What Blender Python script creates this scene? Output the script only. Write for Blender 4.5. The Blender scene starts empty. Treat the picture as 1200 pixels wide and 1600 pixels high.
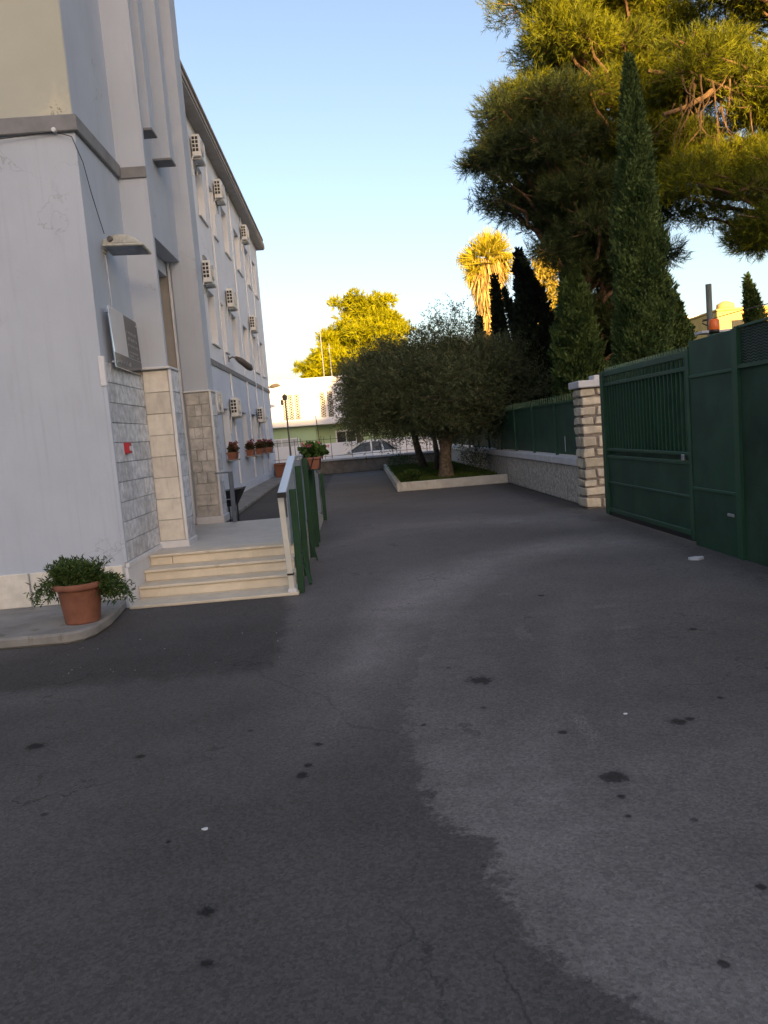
import bpy, bmesh, math, random
import numpy as np
from mathutils import Vector, Matrix
random.seed(7)
RNG = np.random.default_rng(11)
scn = bpy.context.scene
COL = scn.collection
R = math.radians

# ------------------------------------------------------------------ camera
def make_camera():
    yaw, pitch, roll = R(1.82), R(5.85), R(4.6)
    f = Vector((math.sin(yaw)*math.cos(pitch), math.cos(yaw)*math.cos(pitch), -math.sin(pitch)))
    r = Vector((math.cos(yaw), -math.sin(yaw), 0)); u = r.cross(f)
    r2 = math.cos(roll)*r - math.sin(roll)*u
    u2 = math.sin(roll)*r + math.cos(roll)*u
    cd = bpy.data.cameras.new('camera'); co = bpy.data.objects.new('camera', cd); COL.objects.link(co)
    m = Matrix((r2, u2, -f)).transposed().to_4x4(); m.translation = (0, 0, 1.6)
    co.matrix_world = m
    cd.sensor_fit = 'VERTICAL'; cd.sensor_height = 36; cd.lens = 27
    cd.clip_end = 3000; cd.clip_start = 0.05
    scn.camera = co
make_camera()

# ------------------------------------------------------------------ sky, sun, exposure
SUN_EL, SUN_AZ = R(8.0), R(9.0)          # low sun behind the camera, a little to the right
w = bpy.data.worlds.new('World'); scn.world = w; w.use_nodes = True
wn = w.node_tree.nodes; wl = w.node_tree.links
bg = wn['Background']
sky = wn.new('ShaderNodeTexSky'); sky.sky_type = 'NISHITA'; sky.sun_disc = False
sky.sun_elevation = SUN_EL; sky.sun_rotation = math.pi - SUN_AZ
sky.air_density = 1.0; sky.dust_density = 2.6; sky.ozone_density = 2.6
wl.new(sky.outputs[0], bg.inputs[0]); bg.inputs[1].default_value = 0.15
sd = bpy.data.lights.new('sun', 'SUN'); sd.energy = 5.0; sd.angle = R(0.6); sd.color = (1.0, 0.76, 0.38)
so = bpy.data.objects.new('sun', sd); COL.objects.link(so)
S = Vector((math.sin(SUN_AZ)*math.cos(SUN_EL), -math.cos(SUN_AZ)*math.cos(SUN_EL), math.sin(SUN_EL)))
so.rotation_euler = S.to_track_quat('Z', 'Y').to_euler(); so.location = (10, -30, 40)
vs = scn.view_settings
vs.view_transform = 'Standard'; vs.look = 'None'; vs.gamma = 1; vs.exposure = 1.68; vs.use_curve_mapping = False
vs.use_white_balance = True; vs.white_balance_temperature = 8500; vs.white_balance_tint = 23
scn.cycles.max_bounces = 5; scn.cycles.diffuse_bounces = 3; scn.cycles.transparent_max_bounces = 4

# ------------------------------------------------------------------ node helpers
class NT:
    def __init__(s, name):
        s.m = bpy.data.materials.new(name); s.m.use_nodes = True
        s.n = s.m.node_tree.nodes; s.l = s.m.node_tree.links
        s.b = s.n['Principled BSDF']
    def put(s, sock, v):
        if hasattr(v, 'links'): s.l.new(v, sock)
        else: sock.default_value = v
    def math(s, op, a, b=0.0, c=0.0, clamp=False):
        n = s.n.new('ShaderNodeMath'); n.operation = op; n.use_clamp = clamp
        for i, v in enumerate((a, b, c)): s.put(n.inputs[i], v)
        return n.outputs[0]
    def ramp(s, v, lo, hi, a=0.0, b=1.0):
        n = s.n.new('ShaderNodeMapRange'); n.interpolation_type = 'SMOOTHSTEP'
        for i, x in enumerate((v, lo, hi, a, b)): s.put(n.inputs[i], x)
        return n.outputs[0]
    def mix(s, f, a, b, mode='MIX'):
        n = s.n.new('ShaderNodeMix'); n.data_type = 'RGBA'; n.blend_type = mode
        s.put(n.inputs[0], f)
        for i, v in ((6, a), (7, b)):
            if not hasattr(v, 'links') and len(v) == 3: v = (*v, 1)
            s.put(n.inputs[i], v)
        return n.outputs[2]
    def noise(s, vec, scale, detail=4.0, rough=0.55, dist=0.0):
        n = s.n.new('ShaderNodeTexNoise'); s.put(n.inputs['Vector'], vec)
        n.inputs['Scale'].default_value = scale; n.inputs['Detail'].default_value = detail
        n.inputs['Roughness'].default_value = rough; n.inputs['Distortion'].default_value = dist
        return n.outputs[0]
    def pos(s):
        return s.n.new('ShaderNodeNewGeometry').outputs['Position']
    def objc(s):
        return s.n.new('ShaderNodeTexCoord').outputs['Object']
    def rnd(s):
        return s.n.new('ShaderNodeObjectInfo').outputs['Random']
    def sep(s, v):
        n = s.n.new('ShaderNodeSeparateXYZ'); s.l.new(v, n.inputs[0]); return n.outputs
    def mapping(s, v, scale):
        n = s.n.new('ShaderNodeMapping'); s.l.new(v, n.inputs[0]); n.inputs['Scale'].default_value = scale; return n.outputs[0]
    def attr(s, name):
        n = s.n.new('ShaderNodeAttribute'); n.attribute_name = name; return n.outputs['Fac']
    def bump(s, h, strength=0.3, dist=0.02):
        n = s.n.new('ShaderNodeBump'); n.inputs['Strength'].default_value = strength; n.inputs['Distance'].default_value = dist
        s.l.new(h, n.inputs['Height']); s.l.new(n.outputs[0], s.b.inputs['Normal'])
    def out(s, col, rough=0.8, metal=0.0, spec=0.5):
        if not hasattr(col, 'links') and len(col) == 3: col = (*col, 1)
        s.put(s.b.inputs['Base Color'], col); s.put(s.b.inputs['Roughness'], rough)
        s.b.inputs['Metallic'].default_value = metal; s.b.inputs['Specular IOR Level'].default_value = spec
        return s.m
    def curve(s, v, pts):
        n = s.n.new('ShaderNodeFloatCurve'); s.put(n.inputs['Value'], v)
        c = n.mapping.curves[0]
        while len(c.points) < len(pts): c.points.new(0.5, 0.5)
        for p, q in zip(c.points, pts): p.location = q; p.handle_type = 'AUTO_CLAMPED'
        n.mapping.use_clip = False; n.mapping.update()
        return n.outputs[0]

def plain(name, col, rough=0.7, metal=0.0, var=0.12, scale=6.0, bump=0.0, spec=0.5, rv=0.0, dirt=None, bscale=40.0, streak=0.0):
    t = NT(name); p = t.pos()
    n = t.noise(p, scale, 6, 0.6)
    c = t.mix(t.ramp(n, 0.3, 0.7), tuple(x*(1-var) for x in col), tuple(min(1, x*(1+var)) for x in col))
    if rv:
        f = t.math('MULTIPLY_ADD', t.rnd(), 2*rv, 1-rv)
        c = t.mix(1.0, c, (1, 1, 1), 'MULTIPLY')
        m = t.n.new('ShaderNodeVectorMath'); m.operation = 'SCALE'; t.l.new(c, m.inputs[0]); t.l.new(f, m.inputs['Scale']); c = m.outputs[0]
    if dirt:
        n2 = t.noise(t.mapping(p, (3, 3, .7)), 2.2, 7, 0.65)
        c = t.mix(t.ramp(n2, 0.56, 0.74, 0, dirt[1]), c, dirt[0])
    if streak:
        n3 = t.noise(t.mapping(p, (11, 11, .35)), 1.6, 6, .7)
        c = t.mix(t.ramp(n3, .50, .80, 0, 1), c, tuple(x*(1-2.6*streak) for x in col))
        vc = t.n.new('ShaderNodeTexVoronoi'); vc.feature = 'DISTANCE_TO_EDGE'; vc.inputs['Scale'].default_value = .55
        wv = t.n.new('ShaderNodeVectorMath'); wv.operation = 'ADD'; t.l.new(p, wv.inputs[0])
        nn = t.n.new('ShaderNodeTexNoise'); t.l.new(p, nn.inputs['Vector']); nn.inputs['Scale'].default_value = 3; nn.inputs['Detail'].default_value = 6
        t.l.new(nn.outputs['Color'], wv.inputs[1]); t.l.new(wv.outputs[0], vc.inputs['Vector'])
        ck = t.math('MULTIPLY', t.ramp(vc.outputs['Distance'], .0015, .005, 1, 0), t.ramp(t.noise(p, .8, 3, .5), .52, .62))
        c = t.mix(t.math('MULTIPLY', ck, .35), c, (.2, .2, .2, 1))
    m = t.out(c, rough, metal, spec)
    if bump: t.bump(t.noise(p, bscale, 5, 0.6), bump, 0.01)
    return m

def foliage_mat(name, dark, light, trans=0.25, brown=None):
    t = NT(name); a = t.attr('tint')
    c = t.mix(a, dark, light)
    if brown: c = t.mix(t.ramp(a, 0.93, 0.97), c, brown)
    t.out(c, 0.65, 0, 0.25)
    tr = t.n.new('ShaderNodeBsdfTranslucent'); t.l.new(c, tr.inputs[0])
    mx = t.n.new('ShaderNodeMixShader'); mx.inputs[0].default_value = trans
    t.l.new(t.b.outputs[0], mx.inputs[1]); t.l.new(tr.outputs[0], mx.inputs[2])
    t.l.new(mx.outputs[0], t.n['Material Output'].inputs[0])
    return t.m

# ------------------------------------------------------------------ mesh helpers
def thing(name, label, cat, loc=(0, 0, 0), group=None, rz=0.0):
    o = bpy.data.objects.new(name, None); COL.objects.link(o)
    o.location = loc; o.rotation_euler = (0, 0, rz); o.empty_display_size = 0.2
    o['label'] = label; o['category'] = cat
    if group: o['group'] = group
    return o
def tag(o, label, cat, group=None):
    o['label'] = label; o['category'] = cat
    if group: o['group'] = group
    return o
def struct(o, kind='structure'):
    o['kind'] = kind; return o
def dup(o, parent=None):
    c = o.copy(); COL.objects.link(c)
    if parent is not None: c.parent = parent
    for ch in list(o.children): dup(ch, c)
    return c
def root_of(o):
    while o.parent is not None: o = o.parent
    return o

def link(name, me, mat, parent=None, local=False):
    o = bpy.data.objects.new(name, me); COL.objects.link(o)
    if mat is not None:
        for m in (mat if isinstance(mat, (list, tuple)) else [mat]): me.materials.append(m)
    if parent is not None:
        o.parent = parent
        if not local:       # vertices are in world space: undo the thing's own location
            o.matrix_parent_inverse = Matrix.Translation(-root_of(parent).location) if parent.parent is None else Matrix.Identity(4)
    return o

class MB:
    def __init__(s): s.v = []; s.f = []
    def quad(s, *p):
        i = len(s.v); s.v += [tuple(q) for q in p]; s.f.append(tuple(range(i, i+len(p)))); return s
    def box(s, x0, x1, y0, y1, z0, z1):
        i = len(s.v)
        s.v += [(x0,y0,z0),(x1,y0,z0),(x1,y1,z0),(x0,y1,z0),(x0,y0,z1),(x1,y0,z1),(x1,y1,z1),(x0,y1,z1)]
        for q in ((0,3,2,1),(4,5,6,7),(0,1,5,4),(1,2,6,5),(2,3,7,6),(3,0,4,7)): s.f.append(tuple(i+k for k in q))
        return s
    def prism(s, poly, vec):
        i = len(s.v); n = len(poly); vec = Vector(vec)
        s.v += [tuple(p) for p in poly] + [tuple(Vector(p)+vec) for p in poly]
        s.f.append(tuple(i+k for k in range(n))[::-1]); s.f.append(tuple(i+n+k for k in range(n)))
        for k in range(n): s.f.append((i+k, i+(k+1)%n, i+n+(k+1)%n, i+n+k))
        return s
    def tube(s, path, radii, n=8, cap=True):
        path = [Vector(p) for p in path]
        if not hasattr(radii, '__len__'): radii = [radii]*len(path)
        radii = [float(q) for q in radii]
        i0 = len(s.v)
        for k, p in enumerate(path):
            d = (path[min(k+1, len(path)-1)] - path[max(k-1, 0)]).normalized()
            a = Vector((0, 0, 1)) if abs(d.z) < 0.9 else Vector((1, 0, 0))
            u = d.cross(a).normalized(); w_ = d.cross(u)
            for j in range(n):
                t = 2*math.pi*j/n
                s.v.append(tuple(p + radii[k]*(math.cos(t)*u + math.sin(t)*w_)))
        for k in range(len(path)-1):
            for j in range(n):
                a = i0+k*n+j; b = i0+k*n+(j+1)%n
                s.f.append((a, b, b+n, a+n))
        if cap:
            s.f.append(tuple(i0+j for j in range(n))[::-1]); s.f.append(tuple(i0+(len(path)-1)*n+j for j in range(n)))
        return s
    def bar(s, p0, p1, w_, t, up=(0, 0, 1)):
        p0 = Vector(p0); p1 = Vector(p1); d = (p1-p0).normalized(); up = Vector(up)
        x = d.cross(up).normalized(); y = x.cross(d)
        c = [p0 + sx*w_/2*x + sy*t/2*y for sx, sy in ((-1,-1),(1,-1),(1,1),(-1,1))]
        return s.prism(c, p1-p0)
    def lathe(s, c, prof, n=24):
        i0 = len(s.v)
        for r_, z in prof:
            for j in range(n):
                t = 2*math.pi*j/n; s.v.append((c[0]+r_*math.cos(t), c[1]+r_*math.sin(t), c[2]+z))
        for k in range(len(prof)-1):
            for j in range(n):
                a = i0+k*n+j; b = i0+k*n+(j+1)%n; s.f.append((a, b, b+n, a+n))
        return s
    def mesh(s, name, bevel=0.0, smooth=False, recalc=True):
        me = bpy.data.meshes.new(name)
        if bevel or recalc:
            bm = bmesh.new()
            vs_ = [bm.verts.new(v) for v in s.v]
            for f in s.f:
                try: bm.faces.new([vs_[i] for i in f])
                except ValueError: pass
            bmesh.ops.recalc_face_normals(bm, faces=bm.faces)
            if bevel: bmesh.ops.bevel(bm, geom=list(bm.edges), offset=bevel, segments=1, affect='EDGES', profile=0.5)
            bm.to_mesh(me); bm.free()
        else:
            me.from_pydata(s.v, [], s.f)
        if smooth: me.polygons.foreach_set('use_smooth', [True]*len(me.polygons))
        return me
    def build(s, name, mat, parent=None, bevel=0.0, smooth=False, local=False):
        return link(name, s.mesh(name, bevel, smooth), mat, parent, local)

def fast_mesh(name, V, tri, tint=None):
    """V (N,3) array, tri (M,k) array of k-gons"""
    me = bpy.data.meshes.new(name)
    M, k = tri.shape
    me.vertices.add(len(V)); me.vertices.foreach_set('co', np.ascontiguousarray(V, dtype=np.float32).ravel())
    me.loops.add(M*k); me.loops.foreach_set('vertex_index', np.ascontiguousarray(tri, dtype=np.int32).ravel())
    me.polygons.add(M)
    me.polygons.foreach_set('loop_start', np.arange(0, M*k, k, dtype=np.int32))
    if tint is not None:
        a = me.attributes.new('tint', 'FLOAT', 'POINT'); a.data.foreach_set('value', np.ascontiguousarray(tint, dtype=np.float32))
    me.update(calc_edges=True); me.validate()
    return me
def unit(v): return v/np.maximum(np.linalg.norm(v, axis=-1, keepdims=True), 1e-9)
def rdir(n): return unit(RNG.normal(size=(n, 3)))
def leaves(P, D, L, W, tint, quad=True, mid=0.45):
    """one kite (or needle triangle) for each base point P with direction D"""
    n = len(P); D = unit(D)
    side = unit(np.cross(D, rdir(n)))
    L = np.broadcast_to(L, (n,))[:, None]; W = np.broadcast_to(W, (n,))[:, None]
    if quad:
        V = np.stack([P, P+D*L*mid+side*W/2, P+D*L, P+D*L*mid-side*W/2], 1).reshape(-1, 3); k = 4
    else:
        V = np.stack([P-side*W/2, P+side*W/2, P+D*L], 1).reshape(-1, 3); k = 3
    return V, np.arange(n*k).reshape(n, k), np.repeat(tint, k)
def join(parts):
    V = []; T = []; C = []; o = 0
    for v, t, c in parts: V.append(v); T.append(t+o); C.append(c); o += len(v)
    return np.concatenate(V), np.concatenate(T), np.concatenate(C)

# ------------------------------------------------------------------ materials
def asphalt_mat():
    t = NT('asphalt'); p = t.pos(); X, Y, Z = t.sep(p)
    big = t.noise(p, 0.35, 5, 0.6); med = t.noise(p, 1.6, 6, 0.65); fine = t.noise(p, 90, 3, 0.7); grit = t.noise(p, 260, 2, 0.6)
    wob = t.math('SUBTRACT', t.noise(p, 5.0, 7, 0.7), 0.5); wob2 = t.math('SUBTRACT', t.noise(p, 22.0, 5, 0.7), 0.5)
    v = t.math('MULTIPLY_ADD', t.ramp(big, 0.3, 0.7), 0.040, 0.082)
    v = t.math('MULTIPLY_ADD', t.math('SUBTRACT', med, 0.5), 0.040, v)
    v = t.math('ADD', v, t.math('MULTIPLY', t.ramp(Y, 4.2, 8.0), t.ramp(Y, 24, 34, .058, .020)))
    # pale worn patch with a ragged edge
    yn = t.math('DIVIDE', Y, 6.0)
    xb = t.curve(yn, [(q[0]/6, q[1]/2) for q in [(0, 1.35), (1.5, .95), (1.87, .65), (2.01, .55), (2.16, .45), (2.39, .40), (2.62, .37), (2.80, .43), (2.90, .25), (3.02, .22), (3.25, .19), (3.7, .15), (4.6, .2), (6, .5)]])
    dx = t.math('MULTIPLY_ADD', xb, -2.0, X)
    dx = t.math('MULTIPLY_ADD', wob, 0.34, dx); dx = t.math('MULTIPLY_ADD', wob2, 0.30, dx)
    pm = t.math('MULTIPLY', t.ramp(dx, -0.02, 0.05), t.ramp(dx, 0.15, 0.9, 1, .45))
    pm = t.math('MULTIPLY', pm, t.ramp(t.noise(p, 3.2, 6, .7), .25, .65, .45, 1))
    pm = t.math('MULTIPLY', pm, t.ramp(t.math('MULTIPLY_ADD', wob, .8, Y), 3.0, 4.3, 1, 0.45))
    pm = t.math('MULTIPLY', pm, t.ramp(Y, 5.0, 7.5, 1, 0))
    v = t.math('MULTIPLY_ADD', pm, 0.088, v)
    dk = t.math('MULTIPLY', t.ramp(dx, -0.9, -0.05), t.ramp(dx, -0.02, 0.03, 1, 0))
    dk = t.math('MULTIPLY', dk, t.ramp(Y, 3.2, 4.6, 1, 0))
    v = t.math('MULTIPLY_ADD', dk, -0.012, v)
    # dusty wheel tracks sweeping to the gate
    xn = t.math('DIVIDE', t.math('ADD', X, 1.0), 6.0)
    f1 = t.curve(xn, [((a+1)/6, b/12) for a, b in [(-.9, 2.0), (-.35, 3.6), (-.1, 5.2), (.25, 6.66), (.9, 8.05), (1.8, 9.1), (2.7, 9.6), (3.6, 9.5), (4.6, 9.2)]])
    d1 = t.math('MULTIPLY_ADD', f1, -12.0, Y); d1 = t.math('MULTIPLY_ADD', wob, 0.9, d1)
    w1 = t.ramp(X, -.2, 1.6, 2.2, .95)
    brk = t.ramp(t.noise(p, .9, 6, .7), .3, .7, .35, 1)
    m1 = t.math('SUBTRACT', 1.0, t.math('DIVIDE', t.math('ABSOLUTE', d1), w1), clamp=True)
    m1 = t.math('MULTIPLY', m1, t.ramp(Y, 3.0, 6.0)); m1 = t.math('MULTIPLY', m1, t.ramp(X, 3.2, 4.1, 1, 0.2))
    v = t.math('MULTIPLY_ADD', t.math('MULTIPLY', m1, brk), 0.135, v)
    f2 = t.curve(xn, [((a+1)/6, b/20) for a, b in [(-.9, 10.5), (.4, 12.6), (1.7, 13.0), (2.8, 12.2), (3.7, 11.3), (4.6, 10.6)]])
    d2 = t.math('MULTIPLY_ADD', f2, -20.0, Y); d2 = t.math('MULTIPLY_ADD', wob, 1.4, d2)
    m2 = t.math('SUBTRACT', 1.0, t.math('DIVIDE', t.math('ABSOLUTE', d2), 1.3), clamp=True)
    v = t.math('MULTIPLY_ADD', t.math('MULTIPLY', m2, brk), 0.075, v)
    # straight tyre traces on the right
    for xc, a, wd in ((1.35, .02, .22), (.95, .035, .3)):
        s_ = t.math('MULTIPLY_ADD', t.math('SUBTRACT', Y, 4.0), -0.33, t.math('SUBTRACT', X, xc))
        s_ = t.math('MULTIPLY_ADD', wob, 0.25, s_)
        m3 = t.math('SUBTRACT', 1.0, t.math('DIVIDE', t.math('ABSOLUTE', s_), wd), clamp=True)
        m3 = t.math('MULTIPLY', m3, t.ramp(Y, 8.5, 5.5)); m3 = t.math('MULTIPLY', m3, t.ramp(Y, 2.0, 3.2))
        v = t.math('MULTIPLY_ADD', m3, a*.7, v)
    # darker newer strip along the steps and the ramp
    e = t.math('MULTIPLY_ADD', t.ramp(Y, 6.4, 9.5), 0.30, X); e = t.math('MULTIPLY_ADD', wob, 0.35, e)
    sm = t.math('MULTIPLY', t.ramp(e, -0.62, -0.78), t.ramp(t.math('MULTIPLY_ADD', wob, .5, Y), 5.15, 5.5))
    sm2 = t.math('MULTIPLY', t.ramp(t.math('MULTIPLY_ADD', wob, .3, X), -0.40, -0.55), t.math('MULTIPLY', t.ramp(Y, 7.5, 8.6), t.ramp(Y, 13.5, 15)))
    sm = t.math('MAXIMUM', sm, t.math('MULTIPLY', sm2, .0))
    v = t.math('MULTIPLY', v, t.math('MULTIPLY_ADD', sm, -0.42, 1.0))
    # darker towards the wall under the gate and fence
    ed = t.math('MULTIPLY_ADD', wob, .8, X)
    v = t.math('MULTIPLY', v, t.ramp(ed, 3.3, 3.9, 1, .6))
    # stains: dark, with shapes of their own
    sp = None
    for x, y, r_ in [(.67,4.7,.085),(1.03,3.24,.062),(1.0,3.06,.02),(.97,2.9,.018),(-.38,3.56,.035),(-.36,3.67,.02),(-.65,2.54,.035),(.94,2.04,.018),(1.55,3.78,.045),(1.62,3.80,.03),(-1.27,3.98,.03),(-1.94,4.27,.05),(.95,3.78,.025),(-.32,3.92,.025),(-.6,2.27,.03),(1.23,2.37,.02),(2.35,5.4,.04),(1.9,4.05,.02),(-.9,3.05,.012),(.25,4.05,.02),(1.6,6.9,.03)]:
        n = t.n.new('ShaderNodeVectorMath'); n.operation = 'DISTANCE'; t.l.new(p, n.inputs[0]); n.inputs[1].default_value = (x, y, 0)
        q = t.math('DIVIDE', n.outputs[1], r_*.85)
        sp = q if sp is None else t.math('MINIMUM', sp, q)
    sp = t.math('MULTIPLY_ADD', wob2, 2.6, t.math('MULTIPLY_ADD', wob, 1.4, sp))
    smk = t.ramp(sp, 0.6, 1.25, 1, 0)
    v = t.math('MULTIPLY', v, t.math('MULTIPLY_ADD', smk, -0.68, 1.0))
    halo = t.ramp(sp, 1.0, 2.2, 1, 0)
    v = t.math('MULTIPLY', v, t.math('MULTIPLY_ADD', halo, -0.12, 1.0))
    # speckles of old spots
    vo = t.n.new('ShaderNodeTexVoronoi'); vo.inputs['Scale'].default_value = 2.2; t.l.new(p, vo.inputs['Vector'])
    v = t.math('MULTIPLY', v, t.ramp(t.math('MULTIPLY_ADD', wob2, .10, vo.outputs['Distance']), 0.025, 0.05, 0.5, 1))
    # scraped pale marks
    for x, y, w_, h_ in [(1.93,5.61,.10,.05),(1.16,5.72,.06,.22),(1.07,3.79,.05,.22),(2.0,6.3,.12,.06),(1.3,7.1,.1,.05)]:
        a = t.math('DIVIDE', t.math('ABSOLUTE', t.math('SUBTRACT', X, x)), w_); b = t.math('DIVIDE', t.math('ABSOLUTE', t.math('SUBTRACT', Y, y)), h_)
        m4 = t.ramp(t.math('MULTIPLY_ADD', wob2, 2.2, t.math('MAXIMUM', a, b)), 0.5, 1.1, 1, 0)
        v = t.math('MULTIPLY_ADD', t.math('MULTIPLY', m4, t.ramp(fine, .4, .6)), 0.055, v)
    # hairline crack
    fc = t.curve(t.math('ADD', t.math('MULTIPLY', X, .5), .5), [(.0, .58), (.1, .53), (.265, .481), (.37, .452), (.42, .418), (.465, .411), (.6, .39), (1, .33)])
    dc = t.math('ABSOLUTE', t.math('MULTIPLY_ADD', fc, -10.0, t.math('MULTIPLY_ADD', wob, .45, Y)))
    cm = t.math('MULTIPLY', t.ramp(dc, 0.006, 0.020, 1, 0), t.math('MULTIPLY', t.ramp(X, -.95, -.75), t.ramp(X, .0, .2, 1, 0)))
    v = t.math('MULTIPLY', v, t.math('MULTIPLY_ADD', cm, -0.25, 1.0))
    # fine crazing
    vc = t.n.new('ShaderNodeTexVoronoi'); vc.feature = 'DISTANCE_TO_EDGE'; vc.inputs['Scale'].default_value = 1.1
    wv = t.n.new('ShaderNodeVectorMath'); wv.operation = 'ADD'; t.l.new(p, wv.inputs[0])
    nn = t.n.new('ShaderNodeTexNoise'); t.l.new(p, nn.inputs['Vector']); nn.inputs['Scale'].default_value = 2.5; nn.inputs['Detail'].default_value = 7
    t.l.new(nn.outputs['Color'], wv.inputs[1]); t.l.new(wv.outputs[0], vc.inputs['Vector'])
    ck = t.math('MULTIPLY', t.ramp(vc.outputs['Distance'], .004, .014, 1, 0), t.ramp(t.noise(p, .7, 3, .5), .50, .62))
    v = t.math('MULTIPLY', v, t.math('MULTIPLY_ADD', ck, -0.35, 1.0))
    # aggregate
    v = t.math('MULTIPLY', v, t.math('MULTIPLY_ADD', fine, 0.7, 0.65)); v = t.math('MULTIPLY', v, t.math('MULTIPLY_ADD', grit, 0.9, 0.55))
    vg = t.n.new('ShaderNodeTexVoronoi'); vg.inputs['Scale'].default_value = 85; t.l.new(p, vg.inputs['Vector'])
    gr = t.sep(vg.outputs['Color'])[0]
    v = t.math('MULTIPLY', v, t.math('MULTIPLY_ADD', gr, 0.4, 0.8))
    g3 = t.noise(p, 48, 6, .8); v = t.math('MULTIPLY', v, t.ramp(g3, .25, .75, .86, 1.15))
    v = t.math('MAXIMUM', v, 0.006)
    c = t.n.new('ShaderNodeCombineColor'); t.l.new(v, c.inputs[0]); t.l.new(t.math('MULTIPLY', v, 0.90), c.inputs[1]); t.l.new(t.math('MULTIPLY', v, 0.84), c.inputs[2])
    t.out(c.outputs[0], 0.93, 0, 0.18)
    t.bump(t.math('MULTIPLY_ADD', grit, .5, fine), 0.5, 0.006)
    return t.m

M = {}
M['asphalt'] = asphalt_mat()
M['plaster'] = plain('plaster_grey', (.495, .545, .615), .9, 0, .04, 1.3, .12, .2, dirt=((.43, .47, .53), .5), streak=.045)
def cream_mat():
    t = NT('plaster_cream'); p = t.pos(); X, Y, Z = t.sep(p)
    n = t.noise(p, 1.2, 6, .6); c = t.mix(t.ramp(n, .3, .7), (.48, .48, .405, 1), (.52, .515, .44, 1))
    k = t.noise(p, 9, 7, .7)
    d = t.math('ADD', t.math('MULTIPLY', t.math('ABSOLUTE', t.math('ADD', X, 2.62)), 2.2), t.math('MULTIPLY', t.math('SUBTRACT', Z, 4.93), 2.0))
    c = t.mix(t.ramp(t.math('MULTIPLY_ADD', k, -1.3, d), -.55, .1, .85, 0), c, (.64, .60, .47, 1))
    c = t.mix(t.ramp(t.math('MULTIPLY_ADD', t.noise(p, 24, 6, .7), -1.6, d), -.85, -.60, .8, 0), c, (.13, .11, .08, 1))
    t.out(c, .9, 0, .2); t.bump(t.noise(p, 40, 5, .6), .12, .01); return t.m
M['cream'] = cream_mat()
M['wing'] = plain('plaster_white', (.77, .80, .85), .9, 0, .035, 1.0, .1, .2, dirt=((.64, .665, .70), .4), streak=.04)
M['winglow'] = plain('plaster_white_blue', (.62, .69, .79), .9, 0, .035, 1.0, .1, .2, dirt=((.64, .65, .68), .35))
M['band'] = plain('grey_band', (.25, .25, .255), .85, 0, .12, 4, .2, .2)
M['jamb'] = plain('warm_grey_jamb', (.36, .325, .29), .75, 0, .08, 3, .05, .3)
M['slab'] = plain('grey_stone_slab', (.60, .605, .62), .6, 0, .26, 11, .15, .4, rv=.16, dirt=((.38, .39, .41), .6))
M['slabc'] = plain('cream_stone_slab', (.70, .645, .56), .6, 0, .10, 7, .1, .4, rv=.10, dirt=((.34, .31, .28), .45))
M['slabt'] = plain('taupe_stone_slab', (.55, .52, .48), .6, 0, .22, 9, .15, .4, rv=.22, dirt=((.31, .29, .27), .6))
M['joint'] = plain('joint_mortar', (.46, .46, .465), .9, 0, .15, 12, .1, .2)
M['trim'] = plain('white_trim', (.72, .72, .73), .7, 0, .05, 6, .05, .3)
M['travertine'] = plain('travertine', (.70, .61, .48), .55, 0, .08, 5, .06, .4, rv=.04, dirt=((.50, .40, .28), .6))
M['landing'] = plain('landing_stone', (.60, .565, .51), .5, 0, .08, 2.5, .04, .4, dirt=((.42, .40, .37), .5))
M['fascia'] = plain('roof_fascia', (.33, .29, .265), .8, 0, .12, 5, .1, .3)
M['soffit'] = plain('roof_soffit', (.40, .385, .37), .9, 0, .08, 3, .05, .2)
M['shutter'] = plain('shutter', (.42, .435, .46), .6, 0, .06, 3, 0, .3)
M['frame'] = plain('window_frame', (.40, .36, .32), .6, 0, .1, 5, 0, .3)
M['wood'] = plain('door_wood', (.20, .10, .035), .55, 0, .3, 9, .1, .4)
M['acwhite'] = plain('ac_casing', (.70, .70, .68), .45, 0, .05, 5, 0, .5)
M['black'] = plain('black_plastic', (.012, .012, .013), .45, 0, .2, 9, 0, .5)
M['fan'] = plain('fan_brown', (.10, .05, .04), .6, 0, .3, 9, 0, .4)
M['galv'] = plain('galvanised', (.42, .43, .42), .5, .6, .12, 14, .05, .5, dirt=((.20, .15, .11), .5))
M['lampbody'] = plain('lamp_body', (.50, .49, .43), .6, .1, .15, 14, .05, .4, dirt=((.25, .22, .17), .6))
M['lampglass'] = plain('lamp_glass', (.16, .19, .22), .12, 0, .15, 6, 0, .6)
M['cable'] = plain('cable', (.03, .03, .03), .7)
M['plaque'] = plain('mirror_glass', (.72, .75, .77), .03, .85, .03, 4, 0, .8)
M['plaqueblack'] = plain('black_panel', (.012, .012, .013), .22, 0, .1, 4, 0, .5)
M['plaqueprint'] = plain('plaque_print', (.30, .31, .32), .4, 0, .1, 30)
M['steel'] = plain('brushed_steel', (.55, .56, .58), .3, .9, .08, 20)
M['red'] = plain('red_plastic', (.50, .03, .045), .4, 0, .1, 9)
M['terra'] = plain('terracotta', (.27, .105, .065), .75, 0, .14, 9, .12, .3, rv=.08, dirt=((.30, .18, .13), .4))
M['soil'] = plain('soil', (.04, .028, .02), .95, 0, .4, 25, .5)
M['concrete'] = plain('pavement_concrete', (.27, .255, .235), .9, 0, .18, 3, .3, .2, dirt=((.11, .105, .055), .85))
M['cap'] = plain('white_cap', (.60, .60, .62), .75, 0, .08, 4, .1, .3, dirt=((.36, .35, .34), .4))
M['kerbwhite'] = plain('whitewashed_kerb', (.58, .545, .48), .85, 0, .1, 4, .3, .2, dirt=((.33, .28, .21), .5))
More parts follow.
